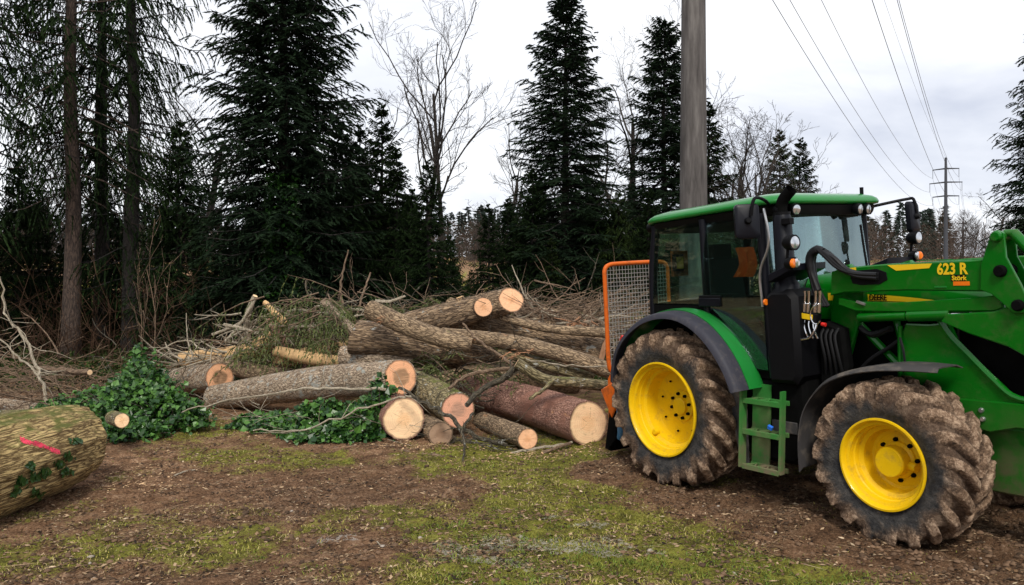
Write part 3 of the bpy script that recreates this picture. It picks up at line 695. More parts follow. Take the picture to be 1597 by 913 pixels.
    for k, (x, y, m_, sc_) in enumerate(((-19, 22, D, .9), (-22, 17, Fb, .95), (-25, 12, D, 1.0), (-24, 7, G, 1.0), (-27, 3, Fb, 1.0), (-26, 19, C, 1.2), (-28, 9, Eb, 1.2), (-30, 14, D, 1.05), (-31, 5, D, 1.0), (-28, -3, G, 1.0), (-33, 20, Fb, 1.1), (-23, 26, Eb, 1.2))):
        place(m_, 'edge_conifer', 'conifer of the wood edge running on beyond the mossy trunk', 'tree', x, y, k * 1.3, sc_, group='conifers of the side wood')
    # ivy grown trunk of the huge spruce
    rs = np.random.RandomState(3); n = 2600; zz = .4 + 5.2 * rs.rand(n) ** .8; aa = rs.rand(n) * 6.28; rr = .3 + .45 * rs.rand(n) * (1 - zz / 8)
    b = np.stack([np.cos(aa) * rr, np.sin(aa) * rr, zz], 1); V = needle_tris(rs, b, np.stack([np.cos(aa), np.sin(aa), -.3 + 0 * aa], 1), .13, .05, .7)
    m = MB().add(V, np.arange(len(V)).reshape(-1, 3), tint=np.repeat(rs.rand(n) * .25, 3)).build('climbing_ivy', M['ivy'], smooth=False)
    m.location = (at(440, 24.2), 24.2, gz(at(440, 24.2), 24.2)); tag(m, 'dark ivy climbing the trunk of the huge broad spruce', 'ivy')
    # bare broadleaf trees
    b1 = bare_tree(21, 13.5, .62, .13, 1, 4, .75, (4, 6), .45); b2 = bare_tree(22, 11.5, .5, .14, 2, 4, .8, (4, 6), .4); b3 = bare_tree(23, 10.5, .7, .15, 1, 4, .6, (5, 7), .3); b4 = bare_tree(24, 9, .55, .09, 3, 4, .8, (4, 6), .3)
    place(b1, 'bare_tree', 'tall leafless tree with forked crown open against the sky', 'tree', at(682, 33), 33, 0, .97)
    place(b2, 'bare_tree', 'leafless twin stemmed tree next to the tallest leafless tree', 'tree', at(640, 33), 33, 1, .98)
    place(b3, 'bare_tree', 'spreading leafless tree behind the shaggy mid sized spruce', 'tree', at(292, 37), 37, 2, 1.12)
    place(b2, 'bare_tree', 'thin leafless tree at the left flank of the symmetrical fir', 'tree', at(788, 36), 36, 3.1, .83)
    place(b3, 'bare_tree', 'thick limbed leafless tree between the two tall firs', 'tree', at(965, 37), 37, .5, 1.16)
    place(b4, 'bare_tree', 'leafless clump of stems right of the concrete pole', 'tree', at(1150, 43), 43, 0, 1.32)
    place(b2, 'bare_tree', 'slender leafless tree beside the clump right of the pole', 'tree', at(1185, 45), 45, 4.4, .95)
    place(b4, 'bare_tree', 'leafless tree seen through the gap above the far hill', 'tree', at(748, 42), 42, 2, .72)
    place(b3, 'bare_tree', 'leafless bushy tree beside the layered fir at the field edge', 'tree', at(1540, 62), 62, 1.5, .82)
    place(b4, 'bare_tree', 'low leafless tree on the field behind the loader arm', 'tree', at(1500, 75), 75, .9, .8)
    place(b4, 'bare_tree', 'leafless thicket tree behind the tall spruce trunks', 'tree', at(60, 36), 36, 2.2, 1.1)
    place(b3, 'bare_tree', 'leafless tree between the black spruce trunk and the brown one', 'tree', at(180, 39), 39, 5, .9)
    place(b1, 'bare_tree', 'tall leafless tree left of the narrow ragged fir', 'tree', at(990, 38), 38, 2.4, .95)
    place(b3, 'bare_tree', 'broad leafless tree standing close to the clump right of the pole', 'tree', at(1165, 41), 41, 3.3, 1.05)
    place(b1, 'bare_tree', 'leafless tree filling the gap left of the huge broad spruce', 'tree', at(325, 40), 40, 4.1, .85)
    place(b2, 'bare_tree', 'leafless tree leaning behind the symmetrical tall fir', 'tree', at(930, 40), 40, 5.0, .95)
    # slim saplings and shrubs in front of the wood
    s1 = bare_tree(31, 3.9, .25, .02, 2, 2, .95, (2, 4), .35); s2 = bare_tree(32, 2.6, .9, .04, 5, 3, .7, (4, 6), .1)
    place(s1, 'sapling', 'pale leafless sapling with two thin stems in front of the spruce', 'sapling', at(248, 19), 19, 0, .95, mats=('twig', 'twig'))
    place(s2, 'bare_shrub', 'leafless shrub with fanned pale stems behind the pile', 'shrub', at(885, 20), 20, 0, 1.0, mats=('twig', 'bark_moss'))
    place(s2, 'bare_shrub', 'dry pale shrub behind the wire mesh guard', 'shrub', at(985, 19), 19, 1.3, .8, mats=('twig', 'twig'))
    place(s1, 'sapling', 'thin brown sapling stems rising out of the brushwood', 'sapling', at(520, 18), 18, 2.1, .72, mats=('twig', 'twig'))
    # undergrowth nobody could count
    rs = np.random.RandomState(8); mb = MB()
    for k in range(1500):
        d = 21 + 20 * rs.rand(); u = -150 + 1350 * rs.rand(); 
        x = at(u, d); h = .5 + 2.3 * rs.rand() ** 1.5 * (1.35 if u < 330 else .65); z = gz(x, d)
        n = 5; pts = np.array([(x + rs.randn() * .10 * i, d + rs.randn() * .1 * i, z - .05 + h * i / (n - 1)) for i in range(n)])
        mb.tube(pts, np.linspace(.014, .004, n), 3, cap=False, tint=rs.rand())
        for j in range(5):
            i = rs.randint(1, n - 1); q = pts[i]; e2 = q + np.array([rs.randn() * .35, rs.randn() * .35, .15 + .5 * rs.rand()]); mb.tube(np.array([q, (q + e2) / 2 + rs.randn(3) * .05, e2]), [.007, .005, .003], 3, cap=False, tint=rs.rand())
    tag(mb.build('undergrowth', M['brushbrown'], smooth=False), 'brown leafless undergrowth on the floor of the wood', 'undergrowth', kind='stuff')
    # forest floor fern, bramble
    n = 26000; d = 17.5 + 20 * rs.rand(n); x = (-.68 + .95 * rs.rand(n)) * d; z = base_h(x, d) + .35 * rs.rand(n) ** 2
    b = np.stack([x, d, z], 1); V = needle_tris(rs, b, np.stack([rs.randn(n) * .6, rs.randn(n) * .6, .5 + 0 * x], 1), .16, .035, .5)
    tag(MB().add(V, np.arange(len(V)).reshape(-1, 3), tint=np.repeat(rs.rand(n), 3)).build('forest_floor_plants', M['spruce3'], smooth=False), 'low green and brown ground plants along the forest edge', 'ground cover', kind='stuff')
    # far wooded hills
    for nm, lab, mat_, nT, (d0, d1), (u0, u1), (h0, h1), brown in (('far_conifer_wood', 'dark blue green conifer wood on the far hill', 'fardark', 420, (210, 330), (-200, 1500), (10, 17), 0), ('far_bare_wood', 'brown leafless wood along the far field edge', 'farbrown', 420, (130, 200), (-200, 1750), (5, 9), 1)):
        mb = MB()
        for k in range(nT):
            d_ = d0 + (d1 - d0) * rs.rand(); u = u0 + (u1 - u0) * rs.rand(); x = at(u, d_); h = h0 + (h1 - h0) * rs.rand(); z = float(base_h(x, d_)); n = 260
            f = rs.rand(n); a = rs.rand(n) * 6.28; w = h * .2 * ((1 - f) if not brown else np.sqrt(np.clip(1 - (2 * f - .9) ** 2, .02, 1)) * 1.6); r = w * np.sqrt(rs.rand(n))
            b = np.stack([x + r * np.cos(a), d_ + r * np.sin(a), z + f * h], 1)
            V = needle_tris(rs, b, np.stack([np.cos(a), np.sin(a), (-.2 if not brown else 1.2) + 0 * a], 1), h * (.09 if not brown else .14), h * (.022 if not brown else .004), .5); mb.add(V, np.arange(len(V)).reshape(-1, 3), tint=np.repeat(rs.rand(n) * .6 + .4 * rs.rand(), 3))
        tag(mb.build(nm, M[mat_], smooth=False), lab, 'wood', kind='stuff')
forest()

# ------------------------------------------------------------------ power line
def power_line():
    ln = np.array([59.7, 102.]); ln /= np.linalg.norm(ln); pr = np.array([ln[1], -ln[0]])
    base = [np.array([at(1081.5, 18), 18.]), np.array([at(1475, 120), 120.]), np.array([at(1502, 222), 222.])]
    tops = [(21.6, .335, .155), (21.9, .33, .16), (22.6, .3, .16)]; arms = [(20.2, 1.75), (18.2, 2.15), (16.2, 1.75)]
    labs = ['thick grey concrete pole behind the tractor cab', 'power pole with three crossarms standing on the far field', 'more distant power pole seen through bare twigs']
    att = []
    for k, (b, (top, r0, r1)) in enumerate(zip(base, tops)):
        z0 = gz(*b); t = thing('power_pole', labs[k], 'pole', (b[0], b[1], z0), math.atan2(pr[1], pr[0]))
        zs = np.linspace(-.5, top - z0, 20)
        MB().tube(np.stack([0 * zs, 0 * zs, zs], 1), np.linspace(r0, r1, 20), 28).build('shaft', M['concrete'] if k == 0 else M['poledark'], t)
        row = []
        for (za, w) in arms:
            za = za - (0 if k == 0 else -.1); zl = za - z0 + (0 if k < 2 else .6)
            MB().tube(np.array([(-w, 0, zl - .12), (0, 0, zl), (w, 0, zl - .12)]), [.07, .12, .07], 8).build('crossarm', M['poledark'], t)
            for sg in (-1, 1):
                MB().tube(np.array([(sg * w * .97, 0, zl - .15), (sg * w * .97, 0, zl - 1.35)]), .035, 6).build('insulator', M['poledark'], t)
                row.append(np.array([b[0] + pr[0] * sg * w * .97, b[1] + pr[1] * sg * w * .97, z0 + zl - 1.35]))
        row.append(np.array([b[0], b[1], top])); att.append(row)
    for s in range(2):
        for j in range(7):
            a, b = att[s][j], att[s + 1][j]; f = np.linspace(0, 1, 40)[:, None]; p = a + (b - a) * f; p[:, 2] -= 4 * (3.0 if j < 6 else 1.8) * (f * (1 - f))[:, 0]
            tag(MB().tube(p, .014 if j < 6 else .009, 5).build('power_cable', M['cable']), 'thin power cable sagging between the near pole and the field pole' if s == 0 else 'distant power cable between the two far poles', 'cable', 'cables of the first span' if s == 0 else 'cables of the second span')
power_line()

# ------------------------------------------------------------------ felled logs
def ring_shape(th, L, seed, lump, ridges):
    c, s = np.cos(th), np.sin(th)
    low = (fbm(c * .8 + 7 + L * .35, s * .8 + 7 + L * .2, seed, 2) - .5) * 2 * lump
    rg = (fbm(c * 7 + 30 + L * .25, s * 7 + 30 + L * 1.1, seed + 5, 3) - .5) * 2 * ridges
    return 1 + low + rg
def log(name, label, pts, rads, bk, cut0=None, cut1=None, group=None, seed=1, lump=.10, ridges=.045, sides=44, stubs=(), tilt0=(0, 0), tilt1=(0, 0), flare=None, cat='log', step=.05, kfac=.95):
    pts = [np.asarray(p, float) for p in pts]
    tot = sum(np.linalg.norm(pts[i + 1] - pts[i]) for i in range(len(pts) - 1)); m = max(6, min(160, int(tot / step)))
    path = smoothpath(pts, m); r = np.interp(np.linspace(0, 1, m), np.linspace(0, 1, len(rads)), rads)
    p, t, N, B = frames(path); base = (path[0] + path[-1]) / 2; base = np.array([base[0], base[1], min(path[0][2] - rads[0], path[-1][2] - rads[-1])])
    e = thing(name, label, cat, tuple(base), 0, group); p = p - base
    L = np.concatenate([[0], np.cumsum(np.linalg.norm(np.diff(p, axis=0), axis=1))]); th = np.arange(sides) * 2 * math.pi / sides
    rr = r[:, None] * ring_shape(th[None, :], L[:, None], seed, lump, ridges)
    def ringpts(k, f=1.0, off=0, tl=(0, 0)):
        q = p[k] + (f * rr[k])[:, None] * (np.cos(th)[:, None] * N[k] + np.sin(th)[:, None] * B[k])
        return q + t[k] * (off + tl[0] * f * rr[k] * np.cos(th) + tl[1] * f * rr[k] * np.sin(th))[:, None]
    V = [ringpts(0, kfac, 0, tilt0)]; bc = [np.stack([np.full(sides, -.01), rr[0] * kfac * np.cos(th), rr[0] * kfac * np.sin(th)], 1)]
    for k in range(m):
        w = max(0, 1 - L[k] / (1.2 * r[0])); w1 = max(0, 1 - (L[-1] - L[k]) / (1.2 * r[-1]))
        V.append(ringpts(k, 1, 0, (tilt0[0] * w + tilt1[0] * w1, tilt0[1] * w + tilt1[1] * w1))); bc.append(np.stack([np.full(sides, L[k]), rr[k] * np.cos(th), rr[k] * np.sin(th)], 1))
    V.append(ringpts(m - 1, kfac, 0, tilt1)); bc.append(np.stack([np.full(sides, L[-1]), rr[-1] * kfac * np.cos(th), rr[-1] * kfac * np.sin(th)], 1))
    V = np.concatenate(V); bc = np.concatenate(bc) + np.array([seed * 3.7, 0, 0])
    i = np.arange(m + 1)[:, None] * sides + np.arange(sides)[None, :]; j = np.arange(m + 1)[:, None] * sides + ((np.arange(sides) + 1) % sides)[None, :]
    F = np.stack([i, j, j + sides, i + sides], -1).reshape(-1, 4)
    MB().add(V, F, bc).build('bark', M[bk], e, ang=80)
    for k, cut, tl, sg in ((0, cut0, tilt0, -1), (m - 1, cut1, tilt1, 1)):
        fr = [0, .2, .4, .6, .8, 1.0]; vv = []; b2 = []; tn = []
        for f in fr:
            q = ringpts(k, kfac * f * 1.002, sg * .004, tl) + t[k] * ((fbm(np.cos(th) * f * 4 + 3, np.sin(th) * f * 4 + 3, seed + 2, 2) - .5) * .012)[:, None]
            vv.append(q); b2.append(np.stack([np.full(sides, seed * 1.3), rr[k] * f * np.cos(th), rr[k] * f * np.sin(th)], 1)); tn.append(np.full(sides, f))
        ii = np.arange(5)[:, None] * sides + np.arange(sides)[None, :]; jj = np.arange(5)[:, None] * sides + ((np.arange(sides) + 1) % sides)[None, :]
        F = np.stack([ii, ii + sides, jj + sides, jj] if sg < 0 else [ii, jj, jj + sides, ii + sides], -1).reshape(-1, 4)
        MB().add(np.concatenate(vv), F, np.concatenate(b2), np.concatenate(tn)).build('cut_face', M[cut or 'cut_dull'], e, ang=80)
    for (f, ang, ln, rad, cutm, *dirn) in stubs:
        k = int(f * (m - 1)); dv = math.cos(ang) * N[k] + math.sin(ang) * B[k] + (t[k] * dirn[0] if dirn else 0); dv /= np.linalg.norm(dv)
        a = p[k] + dv * r[k] * .55; b = p[k] + dv * (r[k] + ln); ph = np.array([a, a + (b - a) * .5, a + (b - a) * .8, b])
        MB().tube(ph, [rad * 1.5, rad * 1.15, rad * 1.02, rad], 16, rough=.06, seed=seed).build('knot_stub', M[bk], e)
        p2, t2, N2, B2 = frames(ph); tt = np.arange(20) * 2 * math.pi / 20; vv = [p2[-1] + t2[-1] * .003]; bb = [(9, 0, 0)]; tn = [0]
        for ff in (.5, .97):
            vv += list(p2[-1] + t2[-1] * .003 + rad * ff * (np.cos(tt)[:, None] * N2[-1] + np.sin(tt)[:, None] * B2[-1])); bb += [(9, rad * ff * math.cos(q), rad * ff * math.sin(q)) for q in tt]; tn += [ff] * 20
        fs = [[0, 1 + q, 1 + (q + 1) % 20] for q in range(20)] + [[1 + q, 21 + q, 21 + (q + 1) % 20, 1 + (q + 1) % 20] for q in range(20)]
        MB().add(np.array(vv), fs, np.array(bb), np.array(tn)).build('knot_face', M[cutm], e)
    return e
def branch(label, pts, r0, r1, mat='twig', twigs=0, seed=0, group=None, name='branch', cut=None, twl=.5, sag=0):
    rs = np.random.RandomState(seed + 500); pts = [np.asarray(p, float) for p in pts]; n = max(10, 5 * len(pts))
    path = smoothpath(pts, n); tot = np.linalg.norm(path[-1] - path[0]); path[1:-1] += rs.randn(n - 2, 3) * min(.018, tot * .008)
    base = path[0].copy(); base[2] = path[:, 2].min()
    e = thing(name, label, 'branch', tuple(base), 0, group); q = path - base
    MB().tube(q, np.linspace(r0, r1, n), 9, rough=.15, seed=seed, off=seed * 2.1).build('stem', M[mat], e)
    if cut:
        t0 = q[0] - q[1]; t0 /= np.linalg.norm(t0); mb = MB(); _, tt, N2, B2 = frames(q); th = np.arange(16) * 2 * math.pi / 16
        vv = [q[0] + t0 * .006] + list(q[0] + t0 * .004 + r0 * .98 * (np.cos(th)[:, None] * N2[0] + np.sin(th)[:, None] * B2[0]))
        mb.add(np.array(vv), [[0, 1 + (k + 1) % 16, 1 + k] for k in range(16)], np.array([(3, 0, 0)] + [(3, r0 * math.cos(k), r0 * math.sin(k)) for k in th]), np.array([0] + [1.] * 16)).build('cut_face', M[cut], e)
    if twigs:
        mb = MB()
        for k in range(twigs):
            f = .2 + .78 * rs.rand(); i = int(f * (n - 1)); d = q[min(i + 1, n - 1)] - q[max(i - 1, 0)]; d /= np.linalg.norm(d) + 1e-9
            ax = rs.randn(3); ax[2] = abs(ax[2]) * .7; dd = d * .7 + ax * .55; dd /= np.linalg.norm(dd); l = twl * (.4 + .8 * rs.rand())
            pt = [q[i]]
            for s in range(4):
                dd = dd + rs.randn(3) * .22; dd /= np.linalg.norm(dd); pt.append(pt[-1] + dd * l / 4)
                if pt[-1][2] + base[2] < .03: pt[-1][2] = .03 - base[2]
            rr_ = max(.004, (r0 + (r1 - r0) * f) * .4); mb.tube(np.array(pt), np.linspace(rr_, rr_ * .3, 5), 5, cap=False)
        mb.build('twigs', M[mat], e)
    return e
PL = 'logs of the felled heap'
def logs():
    # front row
    log('spruce_log', 'thickest reddish spruce log, its pale cut end beside the tractor wheel', [P(917, 660, 11.2), P(800, 624, 12.9), P(690, 600, 15.2)], [.315, .29, .26], 'bark_red', 'cut_yellow', 'cut_dull', PL, 3, tilt0=(.05, .1), lump=.05)
    log('thin_log', 'thin brown log lying under the thickest reddish log', [P(823, 685, 10.95), P(753, 658, 12.8)], [.145, .155], 'bark_brown', 'cut_orange', 'cut_dull', PL, 5)
    log('log', 'short stout log with bright yellow split cut end amid ivy', [P(630, 655, 11.6), P(598, 642, 13.4)], [.30, .32], 'bark_red', 'cut_yellow', 'cut_dull', PL, 6, tilt0=(-.1, .1), lump=.09, stubs=((.5, 2.4, .05, .06, 'cut_dull'),))
    log('log', 'small dirty dark log end at the foot of the heap', [P(687, 677, 11.35), P(664, 664, 12.6)], [.175, .18], 'bark_brown', 'cut_dull', 'cut_dull', PL, 8)
    log('grey_log', 'long grey lichened log whose round end has a brown heart', [P(625, 588, 12.35), P(490, 598, 13.6), P(335, 621, 15.1)], [.275, .27, .24], 'bark_grey', 'cut_heart', 'cut_dull', PL, 11, tilt0=(.28, .0), lump=.05)
    log('log', 'mossy log with pinkish cut end leaning beside the yellow one', [P(714, 640, 11.9), P(655, 604, 13.0), P(580, 575, 14.5)], [.25, .24, .22], 'bark_moss', 'cut_pink', 'cut_dull', PL, 14, tilt0=(.15, .2), lump=.1)
    log('log', 'log with round orange end peeping over the left end of the grey log', [P(342, 589, 15.4), P(300, 592, 16.4), P(262, 596, 17.4)], [.27, .27, .26], 'bark_grey', 'cut_heart', 'cut_dull', PL, 16)
    # upper row
    log('oak_log', 'topmost furrowed log with pale oval end and a big sawn knot', [P(797, 468, 13.6), P(725, 487, 14.0), P(640, 508, 14.6), P(560, 535, 15.2)], [.215, .24, .25, .24], 'bark_oak', 'cut_orange', 'cut_dull', PL, 18, tilt0=(.55, .05), stubs=((.19, -.1, .045, .16, 'cut_orange', -.3), (.34, 1.3, .03, .07, 'split')), ridges=.05)
    log('broken_log', 'thick log with torn hollow end under the crossing round log', [P(553, 527, 13.9), P(610, 532, 14.0), P(700, 546, 14.4), P(770, 560, 15)], [.28, .27, .2, .16], 'bark_oak', 'cut_dull', 'cut_dull', PL, 20, tilt0=(.3, .2), lump=.12, stubs=((.35, -.3, .02, .06, 'splinter'),))
    log('log', 'smooth round log lying across the top of the heap', [P(577, 482, 13.4), P(640, 510, 13.1), P(700, 530, 12.9), P(735, 538, 12.9)], [.155, .15, .14, .11], 'bark_brown', 'cut_dull', 'splinter', PL, 22, stubs=((.62, -.9, .03, .05, 'splinter'),))
    log('slender_log', 'long slender dark log slanting down behind the wire mesh guard', [P(690, 520, 13.2), P(800, 534, 12.8), P(900, 560, 12.5), P(975, 588, 12.3)], [.10, .125, .125, .12], 'bark_brown', 'cut_dull', 'cut_dull', PL, 24)
    log('rough_log', 'rough lichen spotted log behind the long slender one', [P(735, 502, 14.4), P(830, 522, 14.1), P(940, 550, 13.7)], [.21, .24, .25], 'bark_oak', 'cut_dull', 'cut_orange', PL, 26, lump=.1, ridges=.06, stubs=((.62, 1.5, .04, .10, 'split'), (.92, -.5, .06, .10, 'cut_orange', .4)))
    log('log', 'weathered log end in the dark gap below the slender log', [P(886, 580, 13.0), P(880, 575, 14.2)], [.17, .17], 'bark_brown', 'cut_dull', 'cut_dull', PL, 28)
    log('log', 'stubby grey log end poking out left of the torn hollow log', [P(536, 556, 14.2), P(590, 560, 14.0), P(640, 562, 14.2)], [.2, .19, .18], 'bark_grey', 'cut_dull', 'cut_dull', PL, 30, lump=.12)
    log('pole_log', 'mossy pole with sawn end laid over the thickest log', [P(806, 566, 11.4), P(850, 592, 11.4), P(905, 598, 11.6), P(968, 604, 12.0)], [.075, .075, .08, .085], 'bark_moss', 'cut_yellow', 'cut_dull', PL, 32, sides=24)
    log('split_log', 'split log with bare yellow wood left of the hanging boughs', [P(284, 560, 16.8), P(340, 556, 16.6), P(400, 545, 16.3), P(440, 530, 16.2)], [.15, .17, .17, .12], 'split', 'cut_pink', 'split', PL, 34, lump=.25, ridges=.08)
    log('log', 'dark log lying behind the left end of the grey log', [P(333, 566, 16.0), P(390, 580, 15.6), P(450, 590, 15.4)], [.14, .17, .17], 'bark_brown', 'cut_dull', 'cut_dull', PL, 36)
    log('log', 'pale log buried under the hanging boughs', [P(430, 566, 16.4), P(490, 552, 16.2), P(560, 540, 16.4)], [.15, .15, .15], 'split', 'cut_dull', 'cut_dull', PL, 38, lump=.12)
    log('log', 'brown log deep in the heap between cut boughs', [P(820, 510, 15.6), P(900, 500, 15.8), P(1000, 505, 16.4)], [.15, .16, .15], 'bark_brown', 'cut_orange', 'cut_dull', PL, 40)
    log('log', 'low log carrying the heap behind the mossy log', [P(640, 615, 14.4), P(760, 590, 14.6), P(900, 592, 15.0)], [.25, .26, .25], 'bark_brown', 'cut_dull', 'cut_dull', PL, 42)
    log('log', 'low log carrying the topmost furrowed log', [P(760, 545, 15.6), P(640, 560, 15.6), P(520, 575, 16)], [.32, .3, .3], 'bark_brown', 'cut_dull', 'cut_dull', PL, 44)
    log('log', 'yellow mossy log at the foot of the dry brushwood', [P(62, 650, 13.0), P(0, 655, 12.6), P(-60, 660, 12.3)], [.13, .15, .15], 'bark_moss', 'cut_orange', 'cut_dull', PL, 46)
    log('log', 'grey stick like log above the yellow mossy one', [P(66, 640, 14.0), P(20, 634, 14.2), P(-60, 625, 14.6)], [.11, .12, .12], 'bark_grey', 'cut_orange', 'cut_dull', PL, 47)
    log('log_stub', 'small sawn branch stub with white end beside the big mossy trunk', [P(190, 656, 10.6), P(176, 652, 11.2)], [.095, .1], 'bark_moss', 'cut_yellow', 'cut_dull', PL, 48, sides=24)
    for k, (lab, pts_, rr_, bk_, c0, c1) in enumerate((
        ('grey limb with torn end poking up left of the crossing round log', [P(505, 470, 15.0), P(545, 510, 14.8), P(600, 545, 14.6)], [.07, .09, .10], 'bark_grey', 'splinter', 'cut_dull'),
        ('brown limb lying over the rough lichen spotted log', [P(770, 492, 13.8), P(850, 512, 13.5), P(945, 520, 13.3)], [.06, .075, .085], 'bark_brown', 'cut_orange', 'cut_orange'),
        ('short sawn limb stacked on the twigs behind the rough log', [P(845, 488, 15.0), P(890, 494, 15.2), P(950, 488, 15.6)], [.11, .115, .11], 'bark_brown', 'cut_orange', 'cut_dull'),
        ('peeled pale trunk piece lying in front of the hanging boughs', [P(432, 548, 15.0), P(490, 560, 14.8), P(548, 566, 14.7)], [.10, .11, .10], 'split', 'cut_orange', 'cut_dull'),
        ('slanting reddish limb leaning on the left of the heap', [P(418, 500, 15.7), P(450, 540, 15.4), P(480, 575, 15.1)], [.06, .075, .08], 'bark_red', 'cut_orange', 'cut_dull'),
        ('thin mossy trunk wedged below the slender dark log', [P(780, 548, 12.9), P(860, 572, 12.7), P(925, 590, 12.6)], [.075, .085, .085], 'bark_moss', 'splinter', 'cut_dull'),
        ('broken brown trunk stub rising behind the topmost log', [P(700, 470, 15.2), P(740, 490, 15.1), P(800, 510, 15.0)], [.08, .10, .10], 'bark_brown', 'splinter', 'cut_dull'))):
        log('limb', lab, pts_, rr_, bk_, c0, c1, PL, 60 + k, lump=.16, ridges=.06, sides=28, tilt0=(.3, .2))
    # big trunk in the foreground
    e = log('big_trunk', 'huge moss grown trunk with a pink paint stripe lying alone', [(-4.83, 9.0, .42), (-4.88, 8.6, .43), (-4.95, 7.6, .43), (-5.14, 6.4, .40), (-5.4, 4.2, .40)], [.41, .45, .465, .45, .44], 'bark_big', 'cut_pink', 'cut_dull', None, 51, lump=.07, ridges=.065, sides=150, step=.022, tilt0=(.1, -.15))
    bk = [c for c in e.children if c.name.startswith('bark')][0]
    # paint stripe and ivy follow the bark surface
    from mathutils.bvhtree import BVHTree
    bv = BVHTree.FromPolygons([v.co for v in bk.data.vertices], [list(p_.vertices) for p_ in bk.data.polygons])
    eb = np.array(e.location); camp = Vector((0, 0, CAMH)) - Vector(eb)
    def hit(u, v):
        d = Vector(((u - CXP) / FPX, 1, -(v - CYP) / FPX)).normalized(); h = bv.ray_cast(camp, d); return (h[0], h[1]) if h[0] is not None else None
    mb = MB(); rows = []
    rs = np.random.RandomState(2)
    for k in range(64):
        f = k / 64; 
        for g in range(7):
            q = []
            for (df, dg) in ((0, 0), (1, 0), (1, 1), (0, 1)):
                ff = f + df / 64; gg = (g + dg) / 7 * 2 - 1; h = hit(31 + 62 * ff + gg * .6, 685 + 20 * ff + 1.0 * math.sin(ff * 9) + gg * (4.0 + .8 * math.sin(ff * 17)))
                if h: q.append(np.array(h[0] + h[1] * .004))
            edge = abs((g + .5) / 7 * 2 - 1)
            if len(q) == 4 and rs.rand() > .16 + .35 * edge ** 3: mb.add(np.array(q), [[0, 1, 2, 3]])
    mb.build('paint_stripe', M['pink'], e, smooth=False)
    mb = MB(); 
    for k in range(170):
        cx_, cy_ = [(115, 690), (105, 712), (92, 725), (68, 738), (50, 745), (30, 752), (22, 768), (55, 770), (45, 730), (100, 738)][k % 10]
        h = hit(cx_ + rs.randn() * 4.5, cy_ + rs.randn() * 3)
        if h:
            c = np.array(h[0] + h[1] * (.008 + .02 * rs.rand())); nn = np.array(h[1]); a = np.cross(nn, rs.randn(3)); a /= np.linalg.norm(a); b = np.cross(nn, a); s = .022 + .02 * rs.rand()
            mb.add(np.array([c - a * s, c - b * s * .8 + nn * .008, c + a * s * 1.1, c + b * s * .8 + nn * .008]), [[0, 1, 2], [0, 2, 3]], tint=rs.rand() * .3)
    iv = mb.build('ivy_vine', M['ivy'], smooth=False, loc=tuple(eb)); tag(iv, 'dark ivy tendril clinging to the huge mossy trunk', 'ivy')
logs()

def ivy_bush(name, label, blobs, n, seed):
    rs = np.random.RandomState(seed); mb = MB(); st = MB(); W = sum(b[4] for b in blobs); base = np.array([blobs[0][0], blobs[0][1], 0.]); base[2] = gz(base[0], base[1])
    C = []; 
    for (x, y, rx, rz, w, ry) in blobs:
        m = int(n * w / W); a = rs.rand(m) * 6.283; f = rs.rand(m); r = np.sqrt(1 - f ** 1.4) * (.55 + .55 * rs.rand(m) + .5 * (rs.rand(m) < .06)); lum = .45 + 1.1 * fbm(np.cos(a) * 3 + 5 + x, f * 4 + np.sin(a) * 3 + 5, seed, 3)
        C.append(np.stack([x + rx * r * np.cos(a) * lum, y + ry * r * np.sin(a) * lum, gz(x, y) + .02 + rz * f * lum], 1))
        for k in range(26):
            a0 = rs.rand() * 6.28; q = [np.array([x, y, gz(x, y)])]; d = np.array([math.cos(a0) * rx, math.sin(a0) * ry, rz * rs.rand()])
            for s in range(4): q.append(q[0] + d * (s + 1) / 4 * (1 + .05 * rs.randn(3)))
            st.tube(np.array(q) - base, np.linspace(.012, .004, 5), 4, cap=False)
    C = np.concatenate(C) - base; m = len(C)
    nn = rs.randn(m, 3) * .6 + np.array([0, -.45, .75]); nn /= np.linalg.norm(nn, axis=1)[:, None]; a = np.cross(nn, rs.randn(m, 3)); a /= np.linalg.norm(a, axis=1)[:, None]; b = np.cross(nn, a); s = (.018 + .05 * rs.rand(m) ** 1.6)[:, None]
    V = np.stack([C - a * s * .8, C - a * s * .1 - b * s + nn * s * .25, C + a * s * 1.15, C - a * s * .1 + b * s + nn * s * .25], 1).reshape(-1, 3)
    k = np.arange(m)[:, None] * 4; F = np.concatenate([k + np.array([[0, 1, 2]]), k + np.array([[0, 2, 3]])])
    mb.add(V, F, tint=np.repeat(np.clip(rs.rand(m) ** 1.9 * 1.0, 0, 1), 4))
    e = thing(name, label, 'ivy', tuple(base)); mb.build('leaves', M['ivy'], e, smooth=False); st.build('vines', M['twig_dark'], e)
ivy_bush('ivy_heap', 'big heap of glossy green ivy beside the huge mossy trunk', [(-5.9, 12.6, .75, .62, 3, .5), (-6.7, 13.1, .75, .42, 1.8, .5), (-5.2, 12.4, .6, .5, 1.8, .45), (-6.2, 13.6, .8, .78, 2.0, .5), (-5.6, 11.8, .65, .24, 1.2, .4), (-6.45, 14.1, .55, .95, 1.2, .4), (-7.5, 13.6, .5, .3, .7, .4)], 12000, 1)
ivy_bush('ivy_heap', 'lower ivy heap trailing in front of the long grey log', [(-2.75, 12.0, .6, .42, 2.2, .35), (-2.2, 11.75, .42, .48, 1.8, .32), (-3.45, 12.3, .45, .22, .9, .3), (-1.95, 11.95, .3, .72, 1.0, .2), (-2.5, 11.45, .5, .18, .9, .25), (-4.0, 12.6, .35, .18, .5, .3)], 8200, 2)

